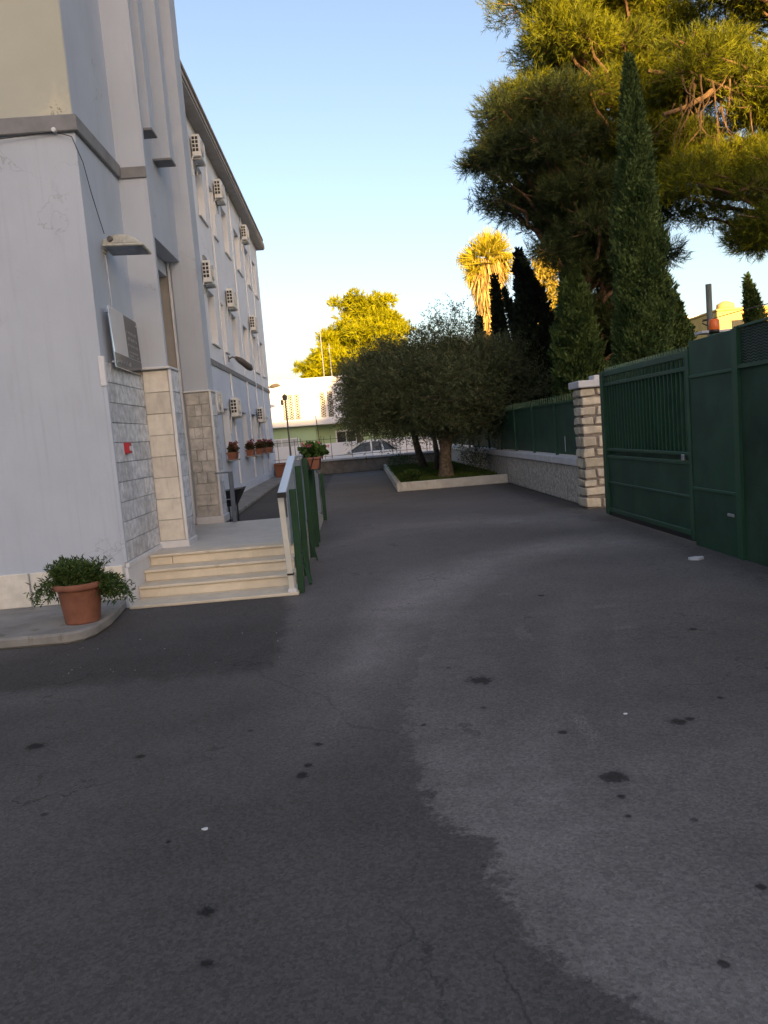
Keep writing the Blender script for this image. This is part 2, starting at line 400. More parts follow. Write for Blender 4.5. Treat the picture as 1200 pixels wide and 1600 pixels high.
M['render'] = plain('pebble_render', (.50, .465, .42), .95, 0, .42, 22, 1.0, .2, dirt=((.18, .15, .12), .9), bscale=24)
M['wallold'] = plain('old_wall', (.25, .215, .18), .95, 0, .2, 4, .4, .2, dirt=((.13, .115, .09), .6))
M['stone'] = plain('limestone_block', (.52, .46, .37), .9, 0, .16, 8, .7, .25, rv=.16, dirt=((.29, .25, .2), .5))
M['mortar'] = plain('stone_mortar', (.23, .195, .17), .95, 0, .25, 14, .6)
def paint_green():
    t = NT('green_paint'); p = t.pos(); n = t.noise(p, 3.0, 6, .6)
    c = t.mix(t.ramp(n, .3, .7), (.007, .056, .026, 1), (.013, .082, .042, 1))
    n2 = t.noise(t.mapping(p, (6, 6, .8)), 2.0, 7, .7)
    c = t.mix(t.ramp(n2, .57, .72, 0, .45), c, (.024, .066, .044, 1))
    c = t.mix(t.ramp(t.noise(p, 14, 8, .75), .70, .76, 0, .8), c, (.055, .030, .016, 1))
    c = t.mix(t.ramp(t.noise(p, 1.1, 5, .6), .45, .75, 0, .35), c, (.030, .075, .052, 1))
    t.out(c, t.math('MULTIPLY_ADD', n, .3, .34), 0, .5); t.bump(t.noise(p, 5, 4, .5), .10, .02); return t.m
M['green'] = paint_green()
M['greenpost'] = plain('green_post_paint', (.008, .055, .022), .75, 0, .12, 5, .03, .5)
M['greensheet'] = plain('green_sheet', (.011, .058, .034), .55, 0, .25, 2.2, .05, .4, dirt=((.026, .064, .044), .6))
M['mesh'] = plain('green_netting', (.018, .052, .032), .75, 0, .35, 1.4, .2, .3, dirt=((.035, .06, .04), .7))
M['meshpale'] = plain('pale_mesh_wire', (.07, .10, .09), .6, .3, .2, 8)
M['panelgrey'] = plain('pale_sheet', (.40, .43, .45), .5, 0, .1, 3, .03, .4)
M['railwhite'] = plain('white_rail', (.60, .65, .70), .35, .2, .04, 5, 0, .6)
M['railblue'] = plain('blue_grey_rail', (.11, .145, .19), .5, .2, .1, 6)
M['creampost'] = plain('cream_post', (.64, .61, .53), .55, 0, .06, 5, 0, .4)
M['bark'] = plain('bark_grey', (.15, .115, .085), .95, 0, .4, 13, 1.0, .2, bscale=26)
M['barkpine'] = plain('bark_pine', (.17, .10, .065), .95, 0, .35, 11, 1.0, .2, bscale=18)
M['twig'] = plain('dead_twig', (.16, .095, .05), .9, 0, .25, 9)
M['orange'] = plain('orange_lens', (.80, .13, .015), .3, 0, .05, 6)
M['pole'] = plain('grey_pole', (.13, .15, .14), .7, 0, .15, 8)
M['lampmetal'] = plain('lamp_metal', (.13, .11, .10), .6, .3, .15, 8)
M['housewhite'] = plain('house_white', (.70, .70, .74), .9, 0, .04, 1, .05, .2)
M['housegreen'] = plain('house_green', (.36, .50, .32), .9, 0, .06, 1, .05, .2)
M['housedark'] = plain('house_dark_opening', (.025, .028, .028), .8, 0, .2, 3)
M['breeze'] = plain('breeze_block', (.50, .48, .46), .85, 0, .12, 8)
M['carwhite'] = plain('car_white', (.70, .70, .71), .25, 0, .02, 3, 0, .6)
M['carglass'] = plain('car_glass', (.02, .025, .028), .06, 0, .1, 3, 0, .7)
M['tyre'] = plain('tyre', (.015, .015, .015), .85)
M['rim'] = plain('rim', (.4, .4, .42), .35, .8)
M['ochre'] = plain('ochre_wall', (.62, .43, .16), .9, 0, .12, 2, .2, .2)
M['grass'] = foliage_mat('grass', (.04, .075, .012), (.10, .16, .03), .25)
M['olive'] = foliage_mat('olive_leaf', (.036, .052, .024), (.15, .185, .095), .2)
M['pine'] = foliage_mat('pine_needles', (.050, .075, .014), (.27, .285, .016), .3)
M['pineshade'] = foliage_mat('pine_needles_shade', (.020, .036, .014), (.085, .115, .032), .2)  # darker copy of the pine needles, crown shade put into the colour
M['pinefar'] = foliage_mat('far_pine', (.17, .185, .010), (.40, .39, .014), .3)
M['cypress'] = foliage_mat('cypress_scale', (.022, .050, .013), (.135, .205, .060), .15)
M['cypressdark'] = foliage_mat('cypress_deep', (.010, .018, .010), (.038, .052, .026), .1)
M['palm'] = foliage_mat('palm_leaf', (.24, .21, .018), (.46, .38, .04), .25)
M['palmdry'] = foliage_mat('palm_dry', (.36, .24, .08), (.62, .45, .19), .15)
M['weeping'] = foliage_mat('weeping_leaf', (.16, .13, .02), (.38, .28, .045), .25)
M['shrub'] = foliage_mat('shrub_leaf', (.018, .046, .010), (.085, .14, .035), .2)
M['gerleaf'] = foliage_mat('geranium_leaf', (.02, .06, .012), (.08, .15, .03), .2)
M['gerdry'] = foliage_mat('geranium_dull', (.035, .035, .015), (.11, .08, .035), .15)
M['pink'] = foliage_mat('pink_petals', (.60, .10, .15), (.80, .22, .28), .2)
M['wine'] = foliage_mat('wine_petals', (.20, .03, .04), (.36, .07, .08), .2)
M['palegreen'] = foliage_mat('pale_leaf', (.10, .11, .02), (.26, .24, .06), .2)

# ================================================================== SETTING
def grid_sheet(name, xs, ys, zf, mat):
    m = MB()
    for y in ys:
        for x in xs: m.v.append((x, y, zf(x, y)))
    n = len(xs)
    for j in range(len(ys)-1):
        for i in range(n-1): m.f.append((j*n+i, j*n+i+1, (j+1)*n+i+1, (j+1)*n+i))
    return struct(m.build(name, mat))
def gz(x, y): return 0.0 if y < 34.4 else -0.4
grid_sheet('ground', [-900, -60, -6, 0, 6, 60, 900], [-300, -40, 0, 20, 34.3, 34.6, 60, 900], gz, M['asphalt'])

# pavement along the wing and at the front corner
m = MB().prism([(-3.65, 12.85, .001), (-2.72, 12.85, .001), (-2.95, 33.9, .001), (-3.65, 33.9, .001)], (0, 0, .09))
struct(m.build('pavement', M['concrete'], bevel=.015))
m = MB().prism([(-16, 6.62, .001), (-2.62, 6.62, .001), (-2.50, 6.70, .001), (-2.44, 6.85, .001), (-2.42, 7.25, .001), (-2.50, 7.98, .001), (-16, 7.98, .001)], (0, 0, .10))
struct(m.build('pavement', M['concrete'], bevel=.02))

# ================================================================== SCHOOL BUILDING
B = thing('school_building', 'long pale three-storey building with stone-clad entrance on the left', 'building', (-2.48, 8, 0))
def part(name, mat, bev=0.0, parent=None):
    class _P(MB):
        def done(s): return s.build(name, mat, parent or B, bevel=bev)
    return _P()
TOP = 14.0
part('wall', M['plaster']).box(-22, -2.48, 8.0, 9.6, 0, TOP).done()
part('wall', M['plaster']).box(-22, -3.3, 9.6, 12.8, 0, TOP).done()
part('cream_wall', M['cream']).box(-22, -2.486, 7.985, 8.002, 4.93, TOP).done()
part('string_course', M['band'], .008).box(-22, -2.44, 7.955, 8.0, 4.78, 4.935).done()
part('string_course', M['band'], .008).box(-2.48, -2.44, 8.0, 9.44, 4.78, 4.935).done()
part('string_course', M['band'], .005).box(-2.44, -2.145, 9.375, 9.402, 4.775, 4.90).done()
part('pier', M['plaster']).box(-2.60, -2.15, 9.45, 9.86, 0, 2.585).done()
part('pier', M['plaster']).box(-2.60, -2.15, 9.40, 9.48, 2.585, TOP).done()
part('pier', M['plaster']).box(-2.55, -2.17, 12.1, 12.55, 0, TOP).done()
part('wall', M['plaster']).box(-3.66, -2.55, 12.13, 12.8, 0, TOP).done()
part('upper_wall', M['plaster']).box(-3.3, -2.41, 9.48, 12.13, 4.43, TOP).done()
for y in (9.99, 11.02):
    part('fin', M['plaster']).box(-2.43, -2.17, y, y+.25, 5.56, TOP).done()
    part('fin_sill', M['band'], .004).box(-2.43, -2.155, y-.015, y+.265, 5.53, 5.56).done()
part('entrance_jamb', M['jamb']).box(-3.2, -2.60, 12.095, 12.135, .42, 4.30).done()
part('lintel', M['plaster'], .005).box(-3.25, -2.62, 9.96, 12.12, 4.22, 4.42).done()
part('corner_bead', M['trim']).box(-2.60, -2.57, 12.07, 12.10, .42, 4.42).done()
d = part('entrance_door', M['wood']).box(-3.29, -3.20, 10.1, 12.05, .42, 3.2).done()
MB().tube([(-3.17, 11.0, 1.3), (-3.13, 11.0, 1.3), (-3.13, 11.0, 1.6), (-3.17, 11.0, 1.6)], .015, 6).build('handle', M['steel'], d).matrix_parent_inverse = Matrix.Identity(4)
part('wood_panel', M['wood'], .004).box(-3.1, -2.62, 12.07, 12.094, .42, 1.15).done()

# stone cladding, slab by slab
def slabs(axis, plane, u0, u1, z0, z1, rows, cols, mat, out, th=.018, jog=True):
    rh = (z1-z0)/rows
    for r_ in range(rows):
        za, zb = z0+r_*rh, z0+(r_+1)*rh
        cuts = [u0]
        if cols == 1: pass
        else:
            cw = (u1-u0)/cols; off = (0.5*cw if (r_ % 2 and jog) else 0)
            k = 1
            while u0+off+(k-(1 if off else 0))*cw < u1-.06:
                x = u0+off+(k-(1 if off else 0))*cw
                if x > u0+.06 and random.random() > .12: cuts.append(x+random.uniform(-.045, .045))
                k += 1
        cuts.append(u1)
        for a, b in zip(cuts[:-1], cuts[1:]):
            if b-a < .05: continue
            t = th+random.uniform(-.003, .004); g_ = .0035
            mb = MB()
            if axis == 'x': mb.box(min(plane, plane+out*t), max(plane, plane+out*t), a+g_, b-g_, za+g_, zb-g_)
            else: mb.box(a+g_, b-g_, min(plane, plane+out*t), max(plane, plane+out*t), za+g_, zb-g_)
            mb.build('stone_slab', mat, B, bevel=.003)
part('mortar_bed', M['joint']).box(-2.48, -2.472, 8.012, 9.44, .47, 2.56).done()
part('mortar_bed', M['joint']).box(-2.475, -2.142, 9.442, 9.865, .44, 2.58).done()
part('mortar_bed', M['joint']).box(-2.545, -2.162, 12.092, 12.552, .44, 2.46).done()
slabs('x', -2.472, 8.035, 9.42, .48, 2.55, 10, 5, M['slab'], 1)
slabs('y', 9.442, -2.46, -2.155, .50, 2.56, 8, 1, M['slabc'], -1)
slabs('x', -2.142, 9.46, 9.86, .50, 2.56, 8, 1, M['slab'], 1)
slabs('y', 12.092, -2.53, -2.19, .52, 2.44, 11, 2, M['slabt'], -1)
slabs('x', -2.162, 12.10, 12.54, .52, 2.44, 11, 1, M['slab'], 1)
part('white_edge', M['trim'], .003).box(-2.150, -2.115, 9.415, 9.45, .5, 2.575).done()
part('white_edge', M['trim'], .003).box(-2.168, -2.135, 12.065, 12.10, .5, 2.455).done()
part('white_edge', M['trim'], .004).box(-2.505, -2.447, 7.978, 8.034, 2.30, 2.60).done()
part('corner_strip', M['plaster'], .004).box(-2.492, -2.450, 7.988, 8.032, .48, 2.30).done()
part('white_ledge', M['trim'], .004).box(-2.476, -2.11, 9.365, 9.875, 2.575, 2.60).done()
part('white_ledge', M['trim'], .004).box(-2.56, -2.13, 12.06, 12.57, 2.455, 2.48).done()
part('skirting', M['trim'], .008).box(-2.48, -2.105, 9.40, 9.89, .40, .50).done()
part('skirting', M['trim'], .008).box(-2.56, -2.12, 12.05, 12.59, .40, .52).done()
part('skirting', M['trim'], .006).box(-2.48, -2.435, 8.01, 9.40, .42, .475).done()
part('plinth', M['trim']).box(-2.48, -2.452, 8.0, 9.40, 0, .42).done()
# base slabs on the front face
for a, b in ((-5.9, -4.72), (-4.70, -3.47), (-3.45, -2.50)):
    part('base_slab', M['slabc'], .006).box(a, b, 7.97, 8.0, .10, .455).done()

# ---- wing with window openings
WX = -3.65
win_cols = [(13.6, 14.8), (15.6, 16.8), (18.0, 19.2), (21.6, 22.75), (23.8, 24.4), (25.8, 26.95), (28.45, 29.7), (31.2, 32.3), (33.5, 34.5)]
low_cols = [(14.0, 15.3), (17.0, 18.3), (22.0, 23.3), (25.9, 27.1), (28.5, 29.8), (30.9, 31.9), (33.0, 34.0)]
openings = [(a, b, 7.86, 9.30) for a, b in win_cols] + [(a, b, 4.45, 5.90) for a, b in win_cols] + [(a, b, 1.22, 2.68) for a, b in low_cols]
def open_wall(name, mat, y0, y1, z0, z1, ops, depth=.24):
    ops = [o for o in ops if o[2] < z1 and o[3] > z0]
    ys = sorted({y0, y1, *[o[0] for o in ops], *[o[1] for o in ops]}); zs = sorted({z0, z1, *[o[2] for o in ops], *[o[3] for o in ops]})
    mb = MB()
    for i in range(len(ys)-1):
        for j in range(len(zs)-1):
            cy, cz = (ys[i]+ys[i+1])/2, (zs[j]+zs[j+1])/2
            if any(o[0] < cy < o[1] and o[2] < cz < o[3] for o in ops): continue
            mb.quad((WX, ys[i], zs[j]), (WX, ys[i+1], zs[j]), (WX, ys[i+1], zs[j+1]), (WX, ys[i], zs[j+1]))
    xi = WX-depth
    for a, b, c, d_ in ops:
        mb.quad((WX, a, c), (xi, a, c), (xi, a, d_), (WX, a, d_)); mb.quad((WX, b, c), (WX, b, d_), (xi, b, d_), (xi, b, c))
        mb.quad((WX, a, d_), (xi, a, d_), (xi, b, d_), (WX, b, d_)); mb.quad((WX, a, c), (WX, b, c), (xi, b, c), (xi, a, c))
    me = bpy.data.meshes.new(name); me.from_pydata(mb.v, [], mb.f); me.update()
    return link(name, me, mat, B)
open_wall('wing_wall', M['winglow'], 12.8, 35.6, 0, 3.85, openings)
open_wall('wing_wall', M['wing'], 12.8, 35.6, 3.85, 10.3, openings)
part('wing_core', M['wing']).box(-15, WX-.27, 12.75, 35.57, 0, 10.3).done()
part('wing_end_wall', M['wing']).box(-15, WX, 35.57, 35.6, 0, 10.3).done()
part('string_course', M['band'], .01).box(WX, WX+.035, 12.8, 35.64, 3.80, 3.96).done()
part('plinth', M['winglow'], .01).box(WX, WX+.03, 12.8, 35.63, .0, .34).done()
roof = part('roof', M['fascia'], .01).box(-15.3, WX+.36, 12.8, 36.0, 10.30, 10.44).done()
part('soffit', M['soffit']).box(-15.2, WX+.33, 12.8, 35.95, 10.24, 10.30).done()
part('gutter', M['fascia'], .02).box(WX+.27, WX+.40, 12.8, 35.2, 10.441, 10.54).done()
mb = MB().quad((WX+.36, 12.8, 10.47), (WX+.36, 36, 10.47), (-9.4, 32, 12.2), (-9.4, 12.8, 12.2)).quad((WX+.36, 36, 10.47), (-15.3, 36, 10.47), (-9.4, 32, 12.2)).quad((-15.3, 36, 10.47), (-15.3, 12.8, 10.47), (-9.4, 12.8, 12.2), (-9.4, 32, 12.2))
link('roof_slope', mb.mesh('roof_slope'), M['terra'], B)
def sub(mb, name, mat, parent, bevel=0.0):
    o = mb.build(name, mat, None, bevel=bevel); o.parent = parent
    o.matrix_parent_inverse = Matrix.Identity(4) if parent.parent else Matrix.Translation(-parent.location)
    return o
for a, b, c, d_ in openings:
    if a < 20: continue
    xi = WX-.22
    wnd = part('window', M['frame']).box(xi-.02, xi+.02, a, b, c, d_).done()
    sh = MB(); z = c+.05
    while z < d_-.05:
        sh.box(xi+.02, xi+.035, a+.05, b-.05, z, z+.045); z += .055
    sub(sh, 'shutter', M['shutter'], wnd)
    sub(MB().box(WX-.22, WX+.06, a-.04, b+.04, c-.05, c-.002), 'sill', M['trim'] if c > 2 else M['band'], wnd, .006)
for y, z0, z1 in ((23.4, 4.0, 10.2), (27.6, 4.0, 10.2), (30.5, .4, 10.2), (27.9, .4, 3.8), (24.2, .4, 3.8), (32.7, .4, 10.2)):
    part('downpipe', M['wing']).tube([(WX+.03, y, z0), (WX+.03, y, z1)], .028, 8).done()
part('wall_plate', M['band'], .004).box(WX, WX+.05, 21.45, 21.85, 6.35, 6.75).done()

# ---- steps and landing
ST = thing('entrance_steps', 'cream travertine entrance steps and landing beside the stone pier', 'steps', (-1.6, 8.0, 0))
def stp(name, mat, *b, bevel=.006): return MB().box(*b).build(name, mat, ST, bevel=bevel)
XL = -2.448
stp('tread', M['travertine'], XL, -.70, 7.88, 8.36, .002, .035)
stp('riser', M['travertine'], XL, -.76, 8.29, 8.36, .035, .135)
stp('tread', M['travertine'], XL, -.76, 8.26, 8.64, .135, .165)
stp('riser', M['travertine'], XL, -.78, 8.57, 8.64, .165, .265)
stp('tread', M['travertine'], XL, -.78, 8.54, 8.92, .265, .295)
stp('riser', M['travertine'], XL, -2.2, 8.85, 8.92, .295, .392)
stp('riser', M['travertine'], -2.195, -.79, 8.85, 8.92, .295, .392)
stp('landing_nosing', M['travertine'], XL, -.79, 8.82, 9.10, .392, .422)
stp('landing', M['landing'], -3.2, -.79, 9.10, 11.95, .30, .4205)
stp('landing_base', M['trim'], -2.44, -.80, 8.93, 11.95, 0, .30, bevel=0)
MB().prism([(-.80, 11.95, 0), (-.80, 11.95, .42), (-.80, 15.3, .01), (-.80, 15.3, 0)], (-1.2, 0, 0)).build('ramp', M['landing'], ST)
MB().prism([(-.78, 7.9+.5, 0), (-.78, 8.9, .30), (-.78, 8.95, .5), (-.78, 11.95, .5), (-.78, 15.3, .06), (-.78, 15.3, 0)], (.06, 0, 0)).build('side_wall', M['render'], ST)

# ---- ramp railing
RA = thing('ramp_railing', 'green posts with pale infill panels and white top rail beside the steps', 'railing', (-.72, 8.0, 0))
RX = -.735
def rail_z(y):
    if y < 9.35: return 1.09+(y-7.80)/(9.35-7.80)*(1.40-1.09)
    if y < 11.9: return 1.40-.05*(y-9.35)/2.55
    return 1.35-(y-11.9)/3.2*.42
MB().bar((RX-.03, 7.72, rail_z(7.72)), (RX-.03, 9.35, 1.40), .085, .035).build('handrail', M['railwhite'], RA, bevel=.005)
MB().bar((RX-.03, 9.35, 1.40), (RX-.03, 11.9, 1.35), .085, .035).build('handrail', M['railwhite'], RA, bevel=.005)
MB().bar((RX-.03, 11.9, 1.35), (RX-.03, 15.15, .925), .085, .035).build('handrail', M['railwhite'], RA, bevel=.005)
MB().box(RX-.075, RX+.015, 7.70, 7.725, rail_z(7.72)-.035, rail_z(7.72)+.018).build('end_cap', M['black'], RA)
MB().prism([(-.795, 7.90, .035), (-.735, 7.90, .035), (-.735, 7.95, .035), (-.795, 7.95, .035)], (-.03, -.05, 1.045)).build('end_post', M['creampost'], RA, bevel=.004)
MB().box(-.81, -.72, 7.885, 7.965, .035, .07).build('post_foot', M['trim'], RA, bevel=.004)
MB().box(-.803, -.733, 7.885, 7.96, .215, .235).build('black_band', M['black'], RA)
py = [7.98, 9.0, 10.35, 11.35, 11.85, 14.95]
for k, y in enumerate(py):
    zt = rail_z(y)-.03
    MB().box(RX+.02, RX+.09, y, y+.07, .0, zt).build('post', M['greenpost'], RA, bevel=.006)
for a, b in zip(py[:-1], py[1:]):
    n = max(1, round((b-a)/.55))
    for q in range(n):
        ya, yb = a+.07+(b-a-.07)*q/n, a+.07+(b-a-.07)*(q+1)/n-.01
        za, zb = rail_z(ya)-.04, rail_z(yb)-.04
        z0 = .5 if ya < 11.9 else max(.12, .5-(ya-11.9)*.12)
        MB().prism([(RX-.02, ya, z0), (RX-.02, yb, z0), (RX-.02, yb, zb), (RX-.02, ya, za)], (.012, 0, 0)).build('infill_panel', M['panelgrey'], RA)
for y in (8.55, 10.0):
    MB().bar((RX+.06, y, .35), (RX+.13, y+.02, .01), .03, .02).build('brace', M['greenpost'], RA)
MB().bar((RX+.06, 8.62, .22), (-.60, 8.35, .02), .03, .02).build('brace', M['greenpost'], RA)

HR = thing('landing_handrail', 'slim blue grey handrail post at the far edge of the landing', 'handrail', (-1.93, 11.9, .42))
MB().box(-1.96, -1.895, 11.85, 11.90, .421, 1.18).build('post', M['railblue'], HR, bevel=.004)
MB().box(-2.16, -1.895, 11.85, 11.90, 1.18, 1.205).build('rail', M['railblue'], HR, bevel=.004)

# ---- wall things: lamps, plaque, call point, cable
def big_lamp(loc):
    L = thing('wall_lamp', 'weathered metal floodlight with drooping glass on the wall above the dark plaque', 'lamp', loc)
    MB().box(0, .03, -.05, .05, -.09, .09).build('mount_plate', M['lampbody'], L, bevel=.005, local=True)
    MB().tube([(.03, 0, 0), (.10, 0, .01)], .03, 8).build('arm', M['lampbody'], L, local=True)
    # housing: flat tray below, curved hood above, drooping outward
    prof = [(.06, .03), (.10, .085), (.2, .115), (.32, .11), (.44, .06), (.52, -.01), (.5, -.02), (.06, -.02)]
    MB().prism([(x, -.13, z) for x, z in prof], (0, .26, 0)).build('hood', M['lampbody'], L, bevel=.012, local=True)
    MB().box(.04, .56, -.15, .15, -.055, -.022).build('tray', M['lampbody'], L, bevel=.008, local=True)
    MB().box(.07, .53, -.125, .125, -.062, -.0555).build('glass', M['lampglass'], L, local=True)
    MB().tube([(.14, -.135, .04), (.14, -.16, .04)], .035, 10).build('knob', M['lampmetal'], L, local=True)
    return L
L1 = big_lamp((-2.478, 8.55, 3.80)); L1.rotation_euler = (R(-4), R(8), R(-58))
L1.rotation_euler = (R(-13), R(4), R(-8)); L1.scale = (.86, .8, .8)
L1.location = (-2.478, 8.53, 3.80)
def arm_lamp(loc):
    L = thing('wall_lamp', 'small dark hooded lamp on a curved bracket above the wing windows', 'lamp', loc)
    MB().tube([(0, 0, 0), (.12, 0, .06), (.25, .0, .02)], .025, 8).build('bracket', M['lampmetal'], L, local=True)
    MB().tube([(.22, 0, .04), (.34, .15, -.05), (.55, .6, -.24), (.60, .7, -.30)], [.05, .10, .11, .05], 8).build('lamp_head', M['lampmetal'], L, local=True)
    MB().box(0, .02, -.06, .06, -.08, .08).build('mount_plate', M['lampmetal'], L, local=True)
    return L
arm_lamp((WX, 24.3, 4.25))
# plaque
P = thing('wall_plaque', 'glossy plaque, half mirror and half black, beside the entrance pier', 'plaque', (-2.43, 8.8, 2.5))
MB().box(-2.418, -2.405, 8.14, 9.36, 2.50, 3.13).build('panel', M['plaque'], P, bevel=.002)
for y in (8.2, 9.3):
    for z in (2.56, 3.07): MB().tube([(-2.455, y, z), (-2.398, y, z)], .012, 10).build('stud', M['steel'], P)
MB().box(-2.4049, -2.4042, 8.76, 9.355, 2.66, 3.125).build('text_panel', M['plaqueblack'], P)
MB().box(-2.4049, -2.4042, 8.145, 9.355, 2.505, 2.655).build('name_strip', M['plaqueblack'], P)
rr = random.Random(3)
pr = MB()
for z, h in ((2.93, .035), (2.86, .035), (2.79, .03), (2.72, .02), (2.68, .02)):
    y = 8.80+rr.uniform(0, .05)
    while y < 9.25:
        wd = rr.uniform(.012, .03)
        if rr.random() > .15:
            pr.box(-2.405, -2.4035, y, y+wd*.35, z, z+h); pr.box(-2.405, -2.4035, y+wd*.35, y+wd*.8, z+h*rr.choice((0, .45, .8)), z+h*rr.choice((.15, .6, 1)))
        y += wd+.008
pr.build('lettering', M['plaqueprint'], P)
pr = MB(); y = 8.24
while y < 8.78:
    pr.bar((-2.404, y, 2.555), (-2.404, y+.025, 2.555+rr.uniform(.02, .05)), .002, .008, up=(1, 0, 0)); y += rr.uniform(.02, .05)
pr.build('lettering', M['plaqueprint'], P)
P.rotation_euler = (0, R(-1.6), R(2.6))
# call point
C = thing('alarm_call_point', 'small red fire alarm call point on the grey stone', 'alarm', (-2.45, 8.42, 1.6))
MB().box(-2.452, -2.40, 8.34, 8.46, 1.60, 1.72).build('housing', M['red'], C, bevel=.008)
MB().box(-2.402, -2.396, 8.37, 8.43, 1.63, 1.68).build('white_label', M['trim'], C)
# cable
cp = [(-9.0, 7.94, 4.62), (-4.5, 7.945, 4.70), (-3.2, 7.95, 4.74), (-2.66, 7.95, 4.775), (-2.50, 7.955, 4.72), (-2.445, 8.04, 4.5), (-2.44, 8.18, 4.25), (-2.44, 8.35, 4.05), (-2.45, 8.50, 3.93)]
cb = thing('wall_cable', 'thin dark cable running over the wall corner to the floodlight', 'cable', (-2.66, 7.95, 4.77))
MB().tube(cp, .0045, 6).build('wire', M['cable'], cb)
MB().tube([(-2.66, 8.0, 4.79), (-2.66, 7.93, 4.79)], .022, 8).build('clip', M['trim'], cb)
MB().tube([(-2.472, 8.53, 3.72), (-2.472, 8.56, 3.14)], .010, 6).build('conduit', M['plaster'], cb)

# ---- air conditioners
def make_ac():
    a = thing('air_conditioner', 'x', 'air conditioner', (0, 0, 0), 'air conditioning units on the wing wall')
    MB().box(.05, .27, 0, .80, 0, .56).build('casing', M['acwhite'], a, bevel=.018, local=True)
    g_ = MB()
    for i in range(2):
        for j in range(4): g_.box(.075+i*.085, .14+i*.085, -.006, .012, .12+j*.10, .195+j*.10)
    g_.build('side_grille', M['black'], a, local=True)
    g_ = MB(); n = 24
    g_.tube([(.271, .32, .28), (.278, .32, .28)], .21, n); g_.build('fan_opening', M['fan'], a, local=True)
    ring = MB()
    for r_ in (.21, .15, .09): ring.tube([(.282, .32+r_*math.cos(2*math.pi*k/n), .28+r_*math.sin(2*math.pi*k/n)) for k in range(n+1)], .008, 5)
    for k in range(8): ring.tube([(.282, .32, .28), (.282, .32+.21*math.cos(math.pi*k/4), .28+.21*math.sin(math.pi*k/4))], .005, 4)
    ring.build('fan_guard', M['acwhite'], a, local=True)
    for y in (.12, .66):
        MB().box(0, .27, y, y+.035, -.04, -.002).box(0, .03, y, y+.035, -.28, -.04).build('bracket', M['galv'], a, local=True)
    MB().tube([(.07, .08, .10), (.05, .0, -.05), (.03, -.04, -.12), (.02, -.04, -.5)], .02, 6).build('pipe', M['acwhite'], a, local=True)
    return a
ac0 = make_ac()
spots = [(21.2, 9.22, 'nearest air conditioner in the top row under the eaves'), (24.45, 9.12, 'middle air conditioner in the top row under the eaves'), (30.2, 9.30, 'farthest air conditioner in the top row under the eaves'),
         (20.9, 5.92, 'nearest air conditioner in the middle row beside a grey wall plate'), (24.8, 5.92, 'middle air conditioner in the middle row above the hooded lamp'), (30.2, 5.92, 'farthest air conditioner in the middle row near the far corner'),
         (20.0, 2.47, 'lowest-row air conditioner nearest the stone pier, fan facing out'), (23.4, 2.45, 'lowest-row air conditioner over the second flower box'), (29.85, 2.40, 'lowest-row air conditioner nearest the far corner')]
for i, (y, z, lab) in enumerate(spots):
    a = ac0 if i == 0 else dup(ac0)
    a.location = (WX, y, z); a['label'] = lab

# ---- flower boxes on the sills
def cloud_leaves(c, rad, n, L, W, up=.5, flat=None):
    d = rdir(n); r_ = RNG.random(n)**.5
    P = np.array(c)+d*np.array(rad)*r_[:, None]
    D = d+np.array([0, 0, up])+.5*rdir(n)
    return leaves(P, D, L*(.7+.6*RNG.random(n)), W*(.7+.6*RNG.random(n)), RNG.random(n))
def flower_box(loc, label, group, dry, length=.55, flowers=4, wd=.2):
    F = thing('flower_box', label, 'flower box', loc, group)
    l2 = length/2; w2 = wd/2
    tro = MB().prism([(-w2*.8, -l2*.92, 0), (w2*.8, -l2*.92, 0), (w2*.8, l2*.92, 0), (-w2*.8, l2*.92, 0)], (0, 0, .001))
    tro = MB(); z1 = .17
    lo = [(-w2*.75, -l2*.92, 0), (w2*.75, -l2*.92, 0), (w2*.75, l2*.92, 0), (-w2*.75, l2*.92, 0)]; hi = [(-w2, -l2, z1), (w2, -l2, z1), (w2, l2, z1), (-w2, l2, z1)]
    tro.v = lo+hi; tro.f = [(0, 3, 2, 1), (4, 5, 6, 7), (0, 1, 5, 4), (1, 2, 6, 5), (2, 3, 7, 6), (3, 0, 4, 7)]
    tr = tro.build('trough', M['terra'], F, bevel=.006, local=True)
    MB().box(-w2-.012, w2+.012, -l2-.012, l2+.012, z1-.03, z1+.004).build('rim', M['terra'], F, bevel=.006, local=True)
    parts = [cloud_leaves((RNG.uniform(-.05, .05), RNG.uniform(-l2*.8, l2*.8), z1+.09), (.09, .12, .11), 60, .06, .06) for _ in range(7)]
    V, T, c = join(parts); link('leaves', fast_mesh('leaves', V, T, c), M['gerdry'] if dry else M['gerleaf'], F, local=True)
    fl = [cloud_leaves((RNG.uniform(-.09, .09), RNG.uniform(-l2, l2), z1+RNG.uniform(.12, .28)), (.035, .035, .025), 16, .035, .035) for _ in range(flowers)]
    for V, T, c in fl: link('flower_head', fast_mesh('flower_head', V, T, c), M['wine'] if dry else M['pink'], F, local=True)
    return F
for y, lab in ((22.45, 'terracotta sill box of dull red geraniums, nearest the landing'), (26.3, 'terracotta sill box on the second ground-floor sill of the wing'), (28.8, 'terracotta sill box on the third ground-floor sill, near end'), (30.35, 'terracotta sill box between third and fourth ground-floor windows'), (32.2, 'terracotta sill box farthest along the wing wall')):
    f = flower_box((WX+.14, y, 1.20), lab, 'flower boxes on the wing sills', True, .6, 9, .22)
    f.scale = (1.15, 1.1, 1.15)
    MB().box(-.16, .12, -.36, .36, -.04, -.002).build('shelf', M['band'], f, local=True)
FR = flower_box((-.70, 11.0, 1.20), 'terracotta flower box with pink geranium hooked on the railing', 'x', False, .62, 0, .24)
del FR['group']; FR.rotation_euler = (0, 0, 0); FR.location = (-.60, 10.95, 1.18)
FR.scale = (.95, .95, .95)
